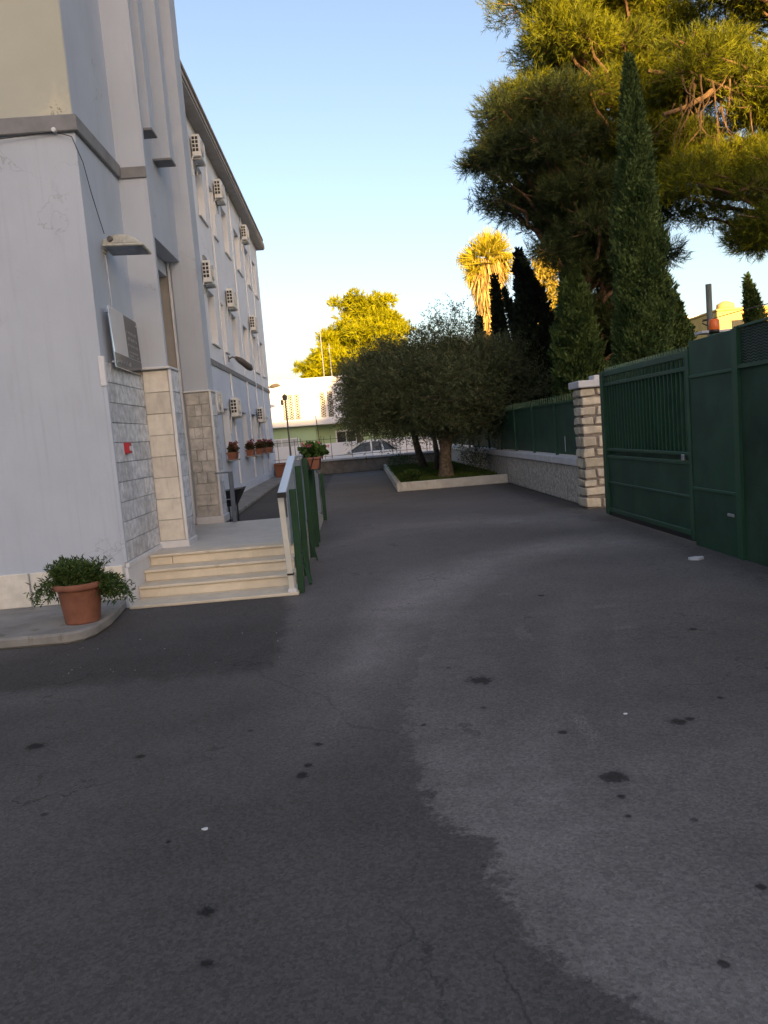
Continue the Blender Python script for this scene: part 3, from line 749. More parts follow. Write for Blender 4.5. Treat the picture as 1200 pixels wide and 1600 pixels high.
parts = [cloud_leaves((RNG.uniform(-.12, .2), RNG.uniform(-.2, .3), .22+RNG.uniform(0, .06)), (.11, .14, .08), 50, .075, .075) for _ in range(7)]
V, T, c = join(parts); link('leaves', fast_mesh('leaves', V, T, c), M['gerleaf'], FR, local=True)
fl = [cloud_leaves((x, y, z), (.03, .03, .018), 14, .028, .028) for x, y, z in ((-.10, -.25, .37), (-.03, -.22, .345), (.10, .1, .36), (.22, .2, .30))]
for V, T, c in fl: link('flower_head', fast_mesh('flower_head', V, T, c), M['pink'], FR, local=True)
MB().tube([(-.06, -.25, .17), (-.06, -.25, .35)], .004, 5).tube([(.14, .1, .2), (.14, .1, .37)], .004, 5).build('flower_stalks', M['gerleaf'], FR, local=True)
hk = MB()
for y in (-.34, -.02): hk.tube([(-.12, y, .19), (-.02, y-.005, -.01), (.10, y, -.01), (.125, y, .17)], .006, 5)
hk.tube([(-.07, -.325, .17), (-.03, -.325, 0)], .006, 5).tube([(.03, -.325, .17), (-.03, -.325, 0)], .006, 5)
hk.build('wire_hanger', M['black'], FR, local=True)

# brown planter and black tub near the wing
BP = thing('planter', 'tall brown terracotta planter at the far corner of the wing', 'planter', (-3.2, 32.9, .09))
MB().prism([(-3.42, 32.7, .09), (-2.98, 32.7, .09), (-2.98, 33.1, .09), (-3.42, 33.1, .09)], (0, 0, .5)).build('body', M['terra'], BP, bevel=.02)
MB().box(-3.46, -2.94, 32.66, 33.14, .59, .68).build('rim', M['terra'], BP, bevel=.015)
MB().box(-3.4, -3.0, 32.72, 33.08, .68, .685).build('soil', M['soil'], BP)
TB = thing('black_tub', 'black tub on a stand by the wing wall behind the handrail', 'tub', (-2.55, 15.2, .09))
mb = MB(); mb.v = [(-2.62, 15.0, .42), (-2.42, 15.0, .42), (-2.42, 15.5, .42), (-2.62, 15.5, .42), (-2.78, 14.9, .71), (-2.24, 14.9, .76), (-2.24, 15.6, .76), (-2.78, 15.6, .71)]
mb.f = [(0, 3, 2, 1), (0, 1, 5, 4), (1, 2, 6, 5), (2, 3, 7, 6), (3, 0, 4, 7), (4, 5, 6, 7)]
mb.build('tray', M['black'], TB, bevel=.01)
MB().bar((-2.78, 14.88, .57), (-2.40, 14.91, .57), .012, .012).build('rim_strip', M['shutter'], TB)
for x, y in ((-2.62, 15.05), (-2.45, 15.05), (-2.62, 15.45), (-2.45, 15.45)): MB().box(x, x+.03, y, y+.03, 0.0, .45).build('leg', M['black'], TB)

# ---- terracotta pot with bushy plant
PT = thing('potted_plant', 'big terracotta pot with bushy trailing green plant at the corner', 'potted plant', (-2.62, 7.05, .10))
prof = [(.0, 0), (.150, 0), (.155, .02), (.188, .30), (.196, .315), (.222, .32), (.228, .335), (.228, .365), (.218, .375), (.200, .375), (.195, .33), (.0, .325)]
MB().lathe((0, 0, 0), prof, 32).build('pot', M['terra'], PT, smooth=True, local=True)
MB().lathe((0, 0, 0), [(.0, .34), (.193, .34)], 24).build('soil', M['soil'], PT, local=True)
PP = []; DD = []; tips = []
st = MB()
for k in range(300):
    a = random.uniform(0, 2*math.pi); r0 = .17*math.sqrt(random.random())
    hang = (math.cos(a) > .2 and math.sin(a) > -.35 and random.random() < .8) or (math.cos(a) < -.8 and random.random() < .4)
    p = np.array([r0*math.cos(a), r0*math.sin(a), .34]); 
    lean = random.uniform(.0, .45) if not hang else random.uniform(.8, 1.2)
    d = np.array([math.cos(a)*lean, math.sin(a)*lean, 1.0 if not hang else .8]); d /= np.linalg.norm(d)
    ln = random.uniform(.10, .24) if not hang else random.uniform(.18, .44)
    steps = 7; path = [p.copy()]
    for s_ in range(steps):
        p = p+d*ln/steps; path.append(p.copy())
        d = d+np.array([0, 0, -.42 if hang else -.02])+RNG.normal(size=3)*.10; d /= np.linalg.norm(d)
        for _ in range(5): PP.append(p+RNG.normal(size=3)*.008); DD.append(d*.6+rdir(1)[0])
    if k % 3 == 0: st.tube(path, .0025, 4, cap=False)
st.build('stems', M['shrub'], PT, local=True)
PP = np.array(PP); n = len(PP)
V, T, c = leaves(PP, np.array(DD), .05*(.7+.7*RNG.random(n)), .013, RNG.random(n)); link('foliage', fast_mesh('foliage', V, T, c), M['shrub'], PT, local=True)

# ================================================================== RIGHT SIDE: GATE, PILLAR, WALL
GX = 3.95
G = thing('sliding_gate', 'dark green metal sliding gate with close vertical bars above sheet panels', 'gate', (GX, 10.4, 0))
def gb(name, y0, y1, z0, z1, dx0=-.03, dx1=.03, mat='green', bev=.004): return MB().box(GX+dx0, GX+dx1, y0, y1, z0, z1).build(name, M[mat], G, bevel=bev)
gb('end_post', 11.86, 12.0, .05, 2.27, -.05, .05); gb('end_post', 8.84, 8.92, .05, 2.27, -.04, .04)
gb('top_rail', 8.92, 11.86, 2.19, 2.27); gb('upper_rail', 8.92, 11.86, 2.04, 2.09)
gb('middle_rail', 8.92, 11.86, 1.05, 1.09); gb('middle_rail', 8.92, 11.86, .94, .985)
gb('lower_rail', 8.92, 11.86, .545, .575, -.035, .02); gb('bottom_rail', 8.92, 11.86, .10, .16, -.045, .04)
for a, b in ((8.92, 9.9), (9.9, 10.88), (10.88, 11.86)):
    gb('sheet_panel', a+.004, b-.004, .16, .94, -.012, -.002, 'greensheet', 0)
gb('bottom_strip', 8.9, 11.95, .03, .10, -.02, .02, 'black', 0)
gb('backing_sheet', 8.92, 11.86, .985, 2.19, .05, .056, 'greensheet', 0)
nb = 24
me = MB().box(-.014, .014, -.014, .014, 0, 1.0).mesh('vertical_bar')
for k in range(nb):
    o = link('vertical_bar', me, None if k else M['green'], None); o.parent = G; o.location = (0, 9.0+k*(11.8-9.0)/(nb-1)-10.4, 1.075); o.scale = (1, 1, 1.12 if k % 2 else 1.12)
for k in range(34):
    y = 8.95+k*.088
    MB().prism([(GX-.012, y, 2.27), (GX+.012, y, 2.27), (GX+.012, y+.024, 2.27), (GX-.012, y+.024, 2.27)], (0, 0, .05)).build('spike', M['green'], G)
MB().box(GX-.05, GX-.03, 9.02, 9.10, .99, 1.06).build('lock', M['steel'], G, bevel=.003)

G2 = thing('gate_screen', 'tall flat green metal screen beside the sliding gate', 'screen', (GX, 8.3, 0))
MB().box(GX-.03, GX+.02, 7.76, 8.82, .0, 2.36).build('sheet', M['greensheet'], G2, bevel=.004)
for z in (1.94, .66): MB().box(GX-.05, GX-.031, 7.80, 8.80, z, z+.035).build('rail', M['green'], G2, bevel=.004)
MB().box(GX-.045, GX-.031, 7.74, 7.80, 0, 2.365).build('edge_strip', M['green'], G2)
hd = MB().box(GX-.05, GX-.031, 7.86, 7.99, .43, .46).build('latch', M['galv'], G2, bevel=.003)
G3 = thing('mesh_screen', 'green netting covered screen running to the right edge of view', 'screen', (GX, 5.5, 0))
for y0, y1 in ((5.7, 7.74), (3.6, 5.68)):
    MB().box(GX-.012, GX+.012, y0, y1, 0, 1.96).build('netting', M['mesh'], G3)
    MB().box(GX-.04, GX-.013, y0, y1, 1.96, 2.0).build('rail', M['green'], G3)
    MB().box(GX-.03, GX+.02, y0, y1, 2.36, 2.385).build('rail', M['green'], G3)
    MB().box(GX-.04, GX+.03, y0-.02, y0+.04, 0, 2.38).build('post', M['green'], G3)
    MB().box(GX-.045, GX+.05, y1-.05, y1, 0, 2.382).build('post', M['green'], G3)
    wires = MB(); y = y0
    for k in range(13):
        z = 2.0+k*.028
        pts = [(GX, y0+q*.05, z+(.009 if q % 2 else -.009)) for q in range(int((y1-y0)/.05)+1)]
        for a, b in zip(pts[:-1], pts[1:]): wires.bar(a, b, .004, .012)
    w_ = wires.build('wire_strip', M['meshpale'], G3); w_['kind'] = 'stuff'
    MB().box(GX+.03, GX+.036, y0, y1, 1.98, 2.36).build('backing', M['mesh'], G3)

# beacon post
BC = thing('gate_beacon', 'orange gate beacon on a green post behind the screen', 'beacon', (4.15, 8.7, 0))
MB().box(4.13, 4.21, 8.66, 8.74, 0, 2.42).build('post', M['green'], BC, bevel=.005)
MB().lathe((4.17, 8.70, 2.42), [(.0, 0), (.055, 0), (.055, .04), (.05, .045)], 16).build('base', M['black'], BC, smooth=True)
MB().lathe((4.17, 8.70, 2.46), [(.058, 0), (.060, .01), (.058, .10), (.045, .12), (0, .125)], 16).build('lens', M['orange'], BC, smooth=True)
MB().box(4.12, 4.48, 8.90, 9.1, 2.45, 2.48).build('cover_plate', M['cap'], BC, bevel=.004)
PO = thing('grey_pole', 'slim grey pole rising right behind the orange beacon', 'pole', (5.8, 12.2, 0))
MB().tube([(5.80, 12.2, 0), (5.78, 12.2, 3.52)], .045, 12).build('shaft', M['pole'], PO)
MB().tube([(5.66, 12.2, 2.95), (6.5, 12.4, 3.12), (8.6, 13.5, 3.5)], .008, 5).build('wire', M['cable'], PO)
MB().tube([(5.66, 12.2, 2.92), (6.4, 12.4, 2.62), (6.9, 12.4, 2.5)], .010, 5).build('wire', M['cable'], PO)
MB().tube([(5.67, 12.2, 2.97), (5.8, 12.2, 2.98), (5.84, 12.2, 2.8)], .012, 5).build('bracket', M['cable'], PO)

# pillar of stone blocks
PL = thing('stone_pillar', 'square pillar of rough cream stone blocks with white cap', 'pillar', (4.2, 13.45, 0))
MB().box(3.985, 4.435, 13.225, 13.675, 0, 2.10).build('mortar_core', M['mortar'], PL)
rz = random.Random(5)
z = 0.01; row = 0
while z < 2.06:
    h = min(rz.uniform(.135, .225), 2.09-z)
    if 2.09-(z+h) < .07: h = 2.09-z
    cx = 4.21+rz.uniform(-.05, .06)
    wide = row % 3 == 1
    def blk(x0, x1, y0, y1):
        mb = MB().box(x0, x1, y0, y1, z+.016+rz.uniform(0, .012), z+h-.014-rz.uniform(0, .012))
        mb.v = [(a+rz.uniform(-.018, .014), b+rz.uniform(-.016, .012), c+rz.uniform(-.014, .014)) for a, b, c in mb.v]
        mb.build('stone_block', M['stone'], PL, bevel=.011)
    e = [rz.uniform(0, .02) for _ in range(4)]
    if wide: blk(3.955-e[0]+.02, 4.42, 13.20-e[1]*.6, 13.32)
    else:
        blk(3.955-e[0]*.5, cx-.022, 13.20-e[1], 13.32); blk(cx+.022, 4.45, 13.20-e[2], 13.32)
    sy = rz.uniform(13.42, 13.52)
    blk(3.955-e[3], 4.05, 13.345, sy-.016); blk(3.96, 4.05, sy+.016, 13.70)
    z += h; row += 1
MB().prism([(3.90, 13.12, 2.10), (4.50, 13.12, 2.10), (4.50, 13.74, 2.10), (3.90, 13.74, 2.10)], (0, 0, .12)).build('cap', M['cap'], PL, bevel=.012)
MB().box(4.20, 4.50, 13.2, 13.5, 2.2205, 2.30).build('cap_block', M['cap'], PL, bevel=.008)

# low wall with fence
FW = thing('boundary_wall', 'low pebble-rendered wall with white coping running back from the pillar', 'wall', (4.2, 24, 0))
mb = MB()
MB().box(4.07, 4.34, 13.70, 34.0, 0, .72).build('body', M['render'], FW, bevel=.02)
y = 13.71
while y < 33.9:
    MB().box(4.01, 4.40, y, min(y+1.98, 34.0), .72, .86).build('coping', M['cap'], FW, bevel=.012); y += 2.0
FE = thing('boundary_fence', 'dark green metal fence with sheet infill and spikes on the low wall', 'fence', (4.2, 20, .86))
y = 13.85; k = 0
while y < 33:
    MB().box(4.17, 4.23, y, y+.05, .86, 2.02).build('post', M['green'], FE, bevel=.004)
    MB().box(4.205, 4.215, y+.055, y+1.995, .90, 1.90).build('sheet', M['greensheet'], FE)
    MB().box(4.18, 4.22, y+.05, y+2.0, 1.90, 1.94).build('rail', M['green'], FE)
    for q in range(11):
        yy = y+.1+q*.18
        mb = MB().prism([(4.185, yy, 1.94), (4.205, yy, 1.94), (4.205, yy+.02, 1.94), (4.185, yy+.02, 1.94)], (0, 0, .13)); mb.build('spike', M['green'], FE)
    y += 2.0
MB().box(4.165, 4.17, 15.1, 15.13, .95, 1.25).build('paint_drip', M['cap'], FE)
# far wall
RW = thing('far_wall', 'weathered low wall with white coping closing the drive', 'wall', (0, 34, 0))
MB().box(-3.6, 4.06, 33.95, 34.2, 0, .56).build('body', M['wallold'], RW, bevel=.01)
x = -3.6
while x < 4.0:
    MB().box(x, min(x+1.9, 4.06), 33.88, 34.26, .56, .66).build('coping', M['cap'], RW, bevel=.012); x += 1.92
RF = thing('street_fence', 'thin dark iron bars standing on the far wall', 'fence', (0, 34.1, .66))
rb = random.Random(9); x = -3.35
MB().tube([(-3.6, 34.08, 1.52), (4.05, 34.08, 1.56)], .010, 5).build('top_rail', M['cable'], RF)
MB().tube([(-3.6, 34.08, .78), (4.05, 34.08, .78)], .010, 5).build('bottom_rail', M['cable'], RF)
while x < 4.0:
    MB().tube([(x, 34.08, .66), (x-.01, 34.08, 1.6+rb.uniform(0, .12))], .012, 5).build('bar', M['cable'], RF); x += rb.choice((.12, .16, .75, .9, .3))

# planter bed
KB = thing('planting_bed', 'raised bed edged with whitewashed kerb under the olive trees', 'planting bed', (2.6, 22, 0))
MB().box(1.06, 4.06, 20.55, 20.72, 0, .24).build('kerb', M['kerbwhite'], KB, bevel=.015)
MB().prism([(1.06, 20.73, 0), (1.20, 20.73, 0), (1.36, 33.9, 0), (1.22, 33.9, 0)], (0, 0, .22)).build('kerb', M['kerbwhite'], KB, bevel=.015)
soil = MB().quad((1.2, 20.72, .17), (4.06, 20.72, .17), (4.06, 33.9, .17), (1.35, 33.9, .17)).build('soil', M['soil'], KB)
n = 26000
gx = RNG.uniform(1.2, 4.05, n); gy = 20.75+RNG.random(n)**1.3*12
keep = (gx-1.2)/(2.9) + (gy-20.7)/14 + RNG.normal(size=n)*.15
ok = (gx < 2.7+RNG.normal(size=n)*.3) | (gy > 22.0+RNG.normal(size=n)*.4)
gx, gy = gx[ok], gy[ok]; n = len(gx)
Pg = np.stack([gx, gy, np.full(n, .165)], 1)
V, T, c = leaves(Pg, np.array([0, 0, 1.])+.5*RNG.normal(size=(n, 3)), .07+.05*RNG.random(n), .02, RNG.random(n), quad=False)
g_ = link('grass', fast_mesh('grass', V, T, c), M['grass']); g_['kind'] = 'stuff'
def bush(loc, label, group, h, r_, n=900, mat='shrub', L=.07, W=.03):
    b = thing('low_shrub', label, 'shrub', loc, group)
    V, T, c = join([cloud_leaves((0, 0, h*.5), (r_, r_, h*.5), n, L, W)])
    link('foliage', fast_mesh('foliage', V, T, c), M[mat], b, local=True)
    stt = MB()
    for k in range(6): stt.tube([(0, 0, 0), (r_*.6*math.cos(k), r_*.6*math.sin(k), h*.7)], .006, 4)
    stt.build('stems', M['bark'], b, local=True)
bush((1.5, 21.4, .17), 'small dark shrub at the near left corner of the grass bed', None, .34, .28)
bush((1.62, 22.4, .17), 'low dark shrub behind the corner shrub in the grass bed', None, .28, .25, 500)
bush((1.9, 31.5, .17), 'dark low shrub at the back of the bed by the far wall', None, .5, .6, 900)
bush((3.7, 23.2, .17), 'broad dark shrub under the olive against the rendered wall', None, .8, .6, 1600, 'olive', .07, .02)

# ================================================================== TREES
def bezier(p0, p1, p2, n=7):
    p0, p1, p2 = map(np.array, (p0, p1, p2)); t = np.linspace(0, 1, n)[:, None]
    return (1-t)**2*p0 + 2*t*(1-t)*p1 + t*t*p2
def gnarl(path, a): 
    path = np.array(path, dtype=float); path[1:-1] += RNG.normal(size=path[1:-1].shape)*a; return path

def olive_tree(loc, label, group, zones, trunk_pts, trunk_r, limbs, leaf_n, L=.085, W=.020):
    t = thing('olive_tree', label, 'tree', loc, group)
    tr = MB().tube(trunk_pts, trunk_r, 12); tr.build('trunk', M['bark'], t, smooth=True, local=True)
    top = np.array(trunk_pts[-1]); lm = MB(); ends = []
    for e in limbs:
        mid = (top+np.array(e))/2+RNG.normal(size=3)*.2+np.array([0, 0, .1])
        pa = gnarl(bezier(top-np.array([0, 0, .1]), mid, e), .05)
        lm.tube(pa, np.linspace(.11, .03, len(pa)), 7); ends.append(pa)
    lm.build('limbs', M['bark'], t, smooth=True, local=True)
    parts = []; tw = MB()
    wts = np.array([z[1][0]*z[1][1]*z[1][2] for z in zones]); wts = wts/wts.sum()
    for (c0, rad, dens), wt in zip(zones, wts):
        n = int(leaf_n*wt*dens/14)          # sprigs of 14 leaves along a twig
        d = rdir(n); r_ = RNG.random(n)**.33
        lump = 1+.22*np.sin(d[:, 0]*5+c0[0]*3)*np.cos(d[:, 2]*6+c0[1])+.12*np.sin(d[:, 1]*11)
        P0 = np.array(c0)+d*np.array(rad)*(r_*lump)[:, None]
        sd_ = unit(d*.7+np.array([0, 0, .35])+.7*RNG.normal(size=(n, 3)))
        ln = .30+.35*RNG.random(n)
        for q in range(14):
            f_ = (q+.5)/14
            P = P0+sd_*(ln*f_)[:, None]+np.array([0, 0, -.10])*f_**2+RNG.normal(size=(n, 3))*.012
            D = sd_*.7+.9*RNG.normal(size=(n, 3))
            tint = np.clip(.2+.6*RNG.random(n)+.15*np.sin(c0[0]*9+d[:, 0]*4), 0, .92)
            parts.append(leaves(P, D, L*(.7+.6*RNG.random(n)), W, tint))
        for k in range(0, n, 10): tw.tube([P0[k]-sd_[k]*.25, P0[k], P0[k]+sd_[k]*ln[k]], [.009, .006, .003], 3, cap=False)
    V, T, c = join(parts); link('crown', fast_mesh('crown', V, T, c), M['olive'], t, local=True)
    tw.build('twigs', M['bark'], t, local=True)
    return t
# near olive: base (2.62, 22.0)
olive_tree((2.60, 22.2, .17), 'broad olive with thick trunk nearest the white kerb', None,
    [((-.1, .1, 2.5), (1.9, 1.6, 1.25), 1.1), ((-1.6, .3, 2.6), (1.25, 1.3, 1.15), 1.15), ((1.85, .0, 2.45), (1.45, 1.3, 1.30), 1.1), ((.2, -.9, 2.45), (1.4, .9, .85), 1.2), ((-.9, -.5, 2.9), (1.0, .9, .7), 1.1), ((.9, -.4, 3.0), (1.1, .9, .7), 1.1),
     ((-.2, .2, 3.6), (1.1, 1.0, .75), .5), ((.5, .2, 4.1), (.75, .7, .65), .42), ((-1.3, .3, 3.35), (.9, .8, .55), .6), ((1.6, .2, 3.3), (1.0, .9, .55), .75), ((2.25, .1, 1.6), (.7, .9, .75), .9), ((-2.3, .0, 1.9), (.5, .8, .6), .6)],
    [(-.02, 0, -.05), (.0, 0, .12), (.0, 0, .5), (.03, 0, .85), (.05, 0, 1.12)], [.30, .23, .175, .17, .22],
    [(-.6, -.2, 2.3), (-.25, .3, 2.6), (.75, -.1, 1.75), (1.2, .1, 2.7), (.3, .1, 3.3), (-1.4, .2, 2.4)], 280000, .088, .025)
olive_tree((2.55, 29.0, .17), 'darker olive with two slim trunks behind the thick one', None,
    [((-.3, 0, 3.0), (1.7, 1.5, 1.3), .8), ((-1.6, .2, 2.8), (1.1, 1.1, .9), .8), ((1.1, .2, 2.6), (1.3, 1.2, 1.3), .7)],
    [(.0, 0, -.05), (-.06, 0, .3), (-.16, 0, .7), (-.25, 0, 1.2), (-.3, 0, 1.7)], [.2, .15, .13, .12, .13],
    [(-1.2, 0, 2.4), (-.2, .2, 3.2), (.8, 0, 2.8)], 90000, .11, .030)
olive_tree((2.75, 26.2, .17), 'slim dark olive stem between the two larger olives', None,
    [((.1, 0, 2.6), (1.2, 1.0, 1.0), .7)], [(.0, 0, -.05), (.05, 0, .6), (-.02, 0, 1.2), (.1, 0, 1.8)], [.12, .09, .08, .08],
    [(.5, 0, 2.6), (-.5, 0, 2.5)], 24000, .10, .026)

def cypress(loc, label, h, r_, n, mat='cypress', lean=(0, 0), L=.10, W=.045, sub_=3.0, group='cypresses behind the gate and fence'):
    t = thing('cypress_tree', label, 'tree', loc, group)
    ln = np.array([lean[0], lean[1], 0])
    MB().tube([(0, 0, -.05), tuple(ln*.5+np.array([0, 0, h*.5])), tuple(ln*.95+np.array([0, 0, h*.95]))], [max(.06, r_*.18), r_*.1, .01], 8).build('trunk', M['bark'], t, local=True)
    u = RNG.random(n); z = .02+.97*(1-(1-u)**.62)
    ph = RNG.random(n)*2*math.pi
    prof = np.where(z < .12, .72+.28*z/.12, np.where(z < .45, 1.0-.10*(z-.12)/.33, .90*(1-((z-.45)/.55)**1.5)))
    lumps = 1+.13*np.sin(ph*3+z*19)+.10*np.sin(ph*5-z*37+1)+.08*np.sin(ph*2+z*71)
    rr_ = r_*np.maximum(prof, .02)*lumps*(1-.42*RNG.random(n)**2.2)
    knob = np.sin(ph*7+z*53)*np.sin(z*91+ph*3)
    rr_ = rr_*(1+.17*knob)
    P = np.stack([rr_*np.cos(ph), rr_*np.sin(ph), z*h], 1)+ln*z[:, None]**1.3
    out = np.stack([np.cos(ph), np.sin(ph), np.zeros(n)], 1)
    parts = []
    for q in range(4):
        D = out*(.55+.5*(RNG.random(n) < .08))[:, None]+np.array([0, 0, 1.05])+.45*RNG.normal(size=(n, 3))
        tint = np.clip(.45*RNG.random(n)+.12+.25*np.sin(ph*4+z*23+1.7)*np.sin(z*61+ph), 0, .92)
        parts.append(leaves(P+RNG.normal(size=(n, 3))*.03, D, L*(.6+.8*RNG.random(n)), W*(.6+.8*RNG.random(n)), tint))
    V, T, c = join(parts); link('crown', fast_mesh('crown', V, T, c), M[mat], t, local=True)
    return t
def at(px, py, Y):      # surveyed bearing -> world point at depth Y
    yaw, pitch, roll = R(1.82), R(5.85), R(4.6)
    f = Vector((math.sin(yaw)*math.cos(pitch), math.cos(yaw)*math.cos(pitch), -math.sin(pitch)))
    r = Vector((math.cos(yaw), -math.sin(yaw), 0)); u = r.cross(f)
    r2 = math.cos(roll)*r - math.sin(roll)*u; u2 = math.sin(roll)*r + math.cos(roll)*u
    d = (px-600)/1200*r2 + (800-py)/1200*u2 + f
    return Vector((0, 0, 1.6)) + d*(Y/d.y)
def cyp_at(px, py, bx, by, Y, r_, n, label, mat='cypress', **k):
    a = at(px, py, Y); b = at(bx, by, Y)
    slope = (a.x-b.x)/(a.z-b.z); x0 = b.x-slope*(b.z)
    return cypress((x0, Y, 0), label, a.z, r_, n, mat, lean=(a.x-x0, 0), **k)
cyp_at(982, 80, 1005, 560, 14.3, .47, 38000, 'tall bright green cypress standing right behind the gate', L=.075, W=.030)
cyp_at(888, 388, 905, 600, 19.0, .62, 15000, 'second cypress, dark green, left of the tallest one', L=.12, W=.05)
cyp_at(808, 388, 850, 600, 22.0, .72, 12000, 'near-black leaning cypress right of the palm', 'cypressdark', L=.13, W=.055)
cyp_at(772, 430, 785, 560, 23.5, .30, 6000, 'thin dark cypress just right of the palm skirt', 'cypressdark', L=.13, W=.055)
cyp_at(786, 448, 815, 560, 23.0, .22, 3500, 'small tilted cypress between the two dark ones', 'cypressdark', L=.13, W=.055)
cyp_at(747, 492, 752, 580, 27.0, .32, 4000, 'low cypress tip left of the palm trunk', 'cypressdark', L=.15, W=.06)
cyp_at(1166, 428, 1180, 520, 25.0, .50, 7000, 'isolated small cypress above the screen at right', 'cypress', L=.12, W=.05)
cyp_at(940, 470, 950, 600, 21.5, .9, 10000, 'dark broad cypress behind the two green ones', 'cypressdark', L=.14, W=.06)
cyp_at(1050, 455, 1055, 570, 18.5, .62, 12000, 'bushy cypress right of the tallest one, above the bars', 'cypress', L=.12, W=.05)

def pine_tree(name, loc, label, clumps, trunk, trunk_r, tufts, mat, nl=.17, nw=.014, per=9, group=None, dens=130, twigs=0, limb_r=.09):
    t = thing(name, label, 'tree', loc, group)
    MB().tube(trunk, trunk_r, 12).build('trunk', M['barkpine'], t, smooth=True, local=True)
    trunk = np.array(trunk); lm = MB(); parts = []
    for c0, rad in clumps:
        c0 = np.array(c0); rad = np.array(rad)
        zz = min(max(c0[2]-1.2, trunk[1][2]), trunk[-1][2]); k = np.searchsorted(trunk[:, 2], zz); k = min(max(k, 1), len(trunk)-1)
        f_ = (zz-trunk[k-1][2])/max(trunk[k][2]-trunk[k-1][2], 1e-6); base = trunk[k-1]+(trunk[k]-trunk[k-1])*f_
        pa = gnarl(bezier(base, (base+c0)/2+np.array([0, 0, -.25]), c0), .07)
        lm.tube(pa, np.linspace(limb_r, .02, len(pa)), 5, cap=False)
        n = int(dens*(rad[0]*rad[1]+rad[0]*rad[2]+rad[1]*rad[2])/3*4)
        d = rdir(n); r_ = RNG.random(n)**.4
        lump = 1+.25*np.sin(d[:, 0]*4+c0[0]*7)*np.cos(d[:, 1]*5+c0[2]*3)
        P0 = c0+d*rad*(r_*lump)[:, None]; P0[:, 2] += np.where(d[:, 2] < 0, -d[:, 2]*rad[2]*.35, 0)
        sd_ = unit(d*.8+np.array([0, 0, .55])+.5*RNG.normal(size=(n, 3)))
        tint0 = np.clip(RNG.uniform(.2, .65)+.2*RNG.normal(size=n), 0, .9)
        for q in range(per):
            D = sd_+.55*RNG.normal(size=(n, 3))
            parts.append(leaves(P0+sd_*(.22*q/per), D, nl*(.7+.6*RNG.random(n)), nw, np.clip(tint0+.1*RNG.normal(size=n), 0, .92), quad=False))
        for k in range(0, n, 14): lm.tube([c0*.55+P0[k]*.45, P0[k]+sd_[k]*.15], [.014, .005], 3, cap=False)
    lm.build('limbs', M['barkpine'], t, local=True)
    V, T, c = join(parts); link('crown', fast_mesh('crown', V, T, c), M[mat], t, local=True)
    return t
def zone_clumps(zones, loc, seed):
    g_ = np.random.default_rng(seed); out = []
    for c0, rad, n, s0, s1 in zones:
        for _ in range(n):
            d = unit(g_.normal(size=3)); r_ = g_.random()**.4
            p = np.array(c0)+d*np.array(rad)*r_-np.array(loc); s_ = g_.uniform(s0, s1)
            out.append((p, (s_*1.25, s_*1.15, s_*.62)))
    return out
l1 = (7.9, 19.5, 0)
zA = [((6.5, 19.0, 10.6), (2.3, 2.0, 1.5), 44, .5, .8), ((7.5, 19.0, 8.3), (1.2, 1.4, 1.5), 24, .42, .7), ((5.2, 19.0, 9.0), (1.3, 1.5, .9), 14, .4, .6), ((7.6, 19.0, 12.5), (2.5, 2.0, .8), 10, .6, .9)]
T1 = pine_tree('pine_tree', l1, 'huge pine towering over the gate, its upper crown in golden light', zone_clumps(zA, l1, 4),
    [(.1, 0, -.1), (0, 0, 2), (-.15, 0, 5), (-.4, .1, 8.5), (-.8, .2, 12.5)], [.38, .32, .27, .2, .08], 0, 'pine', .15, .0130, 12, dens=215)
l1b = (6.3, 20.2, 0)  # shaded share of the big pine, split off to carry the darker needles
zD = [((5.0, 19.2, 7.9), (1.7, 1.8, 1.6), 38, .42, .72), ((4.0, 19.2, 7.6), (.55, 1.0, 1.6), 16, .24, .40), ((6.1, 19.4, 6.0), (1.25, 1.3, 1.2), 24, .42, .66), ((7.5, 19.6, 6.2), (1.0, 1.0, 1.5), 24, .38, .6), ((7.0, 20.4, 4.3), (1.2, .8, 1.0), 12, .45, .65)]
pine_tree('pine_tree', l1b, 'shaded pine mass below and left of the golden crown, shade painted as dark needles', zone_clumps(zD, l1b, 14),
    [(.1, 0, -.1), (0, 0, 2), (-.1, -.2, 5), (-.5, -.6, 8.2)], [.3, .26, .2, .08], 0, 'pineshade', .15, .0130, 12, dens=215)
l2 = (12.6, 17.5, 0)
zB = [((8.3, 17.3, 8.9), (1.0, 1.2, .55), 11, .36, .6), ((9.7, 17.3, 8.2), (1.2, 1.3, .8), 16, .42, .7), ((8.7, 17.4, 6.5), (1.4, 1.0, .8), 22, .34, .58), ((9.9, 17.3, 5.6), (1.1, 1.1, .6), 16, .36, .6), ((10.0, 17.6, 7.0), (1.0, 1.0, .7), 14, .36, .6), ((8.0, 18.2, 7.6), (.9, .8, .8), 9, .34, .5), ((9.3, 17.6, 10.3), (1.3, 1.2, .4), 9, .4, .6), ((9.2, 18.3, 9.6), (1.3, .8, .9), 10, .4, .6), ((11.2, 17.5, 8.5), (1.2, 1.3, 2.4), 14, .5, .75)]
T2 = pine_tree('pine_tree', l2, 'pine reaching in from the right edge with bare hanging twigs', zone_clumps(zB, l2, 8),
    [(0, 0, -.1), (.1, 0, 3), (-.1, 0, 7), (-.3, 0, 11), (-.4, 0, 13.5)], [.36, .3, .26, .18, .08], 0, 'pine', .15, .0130, 12, dens=210, limb_r=.12)
tw = MB()
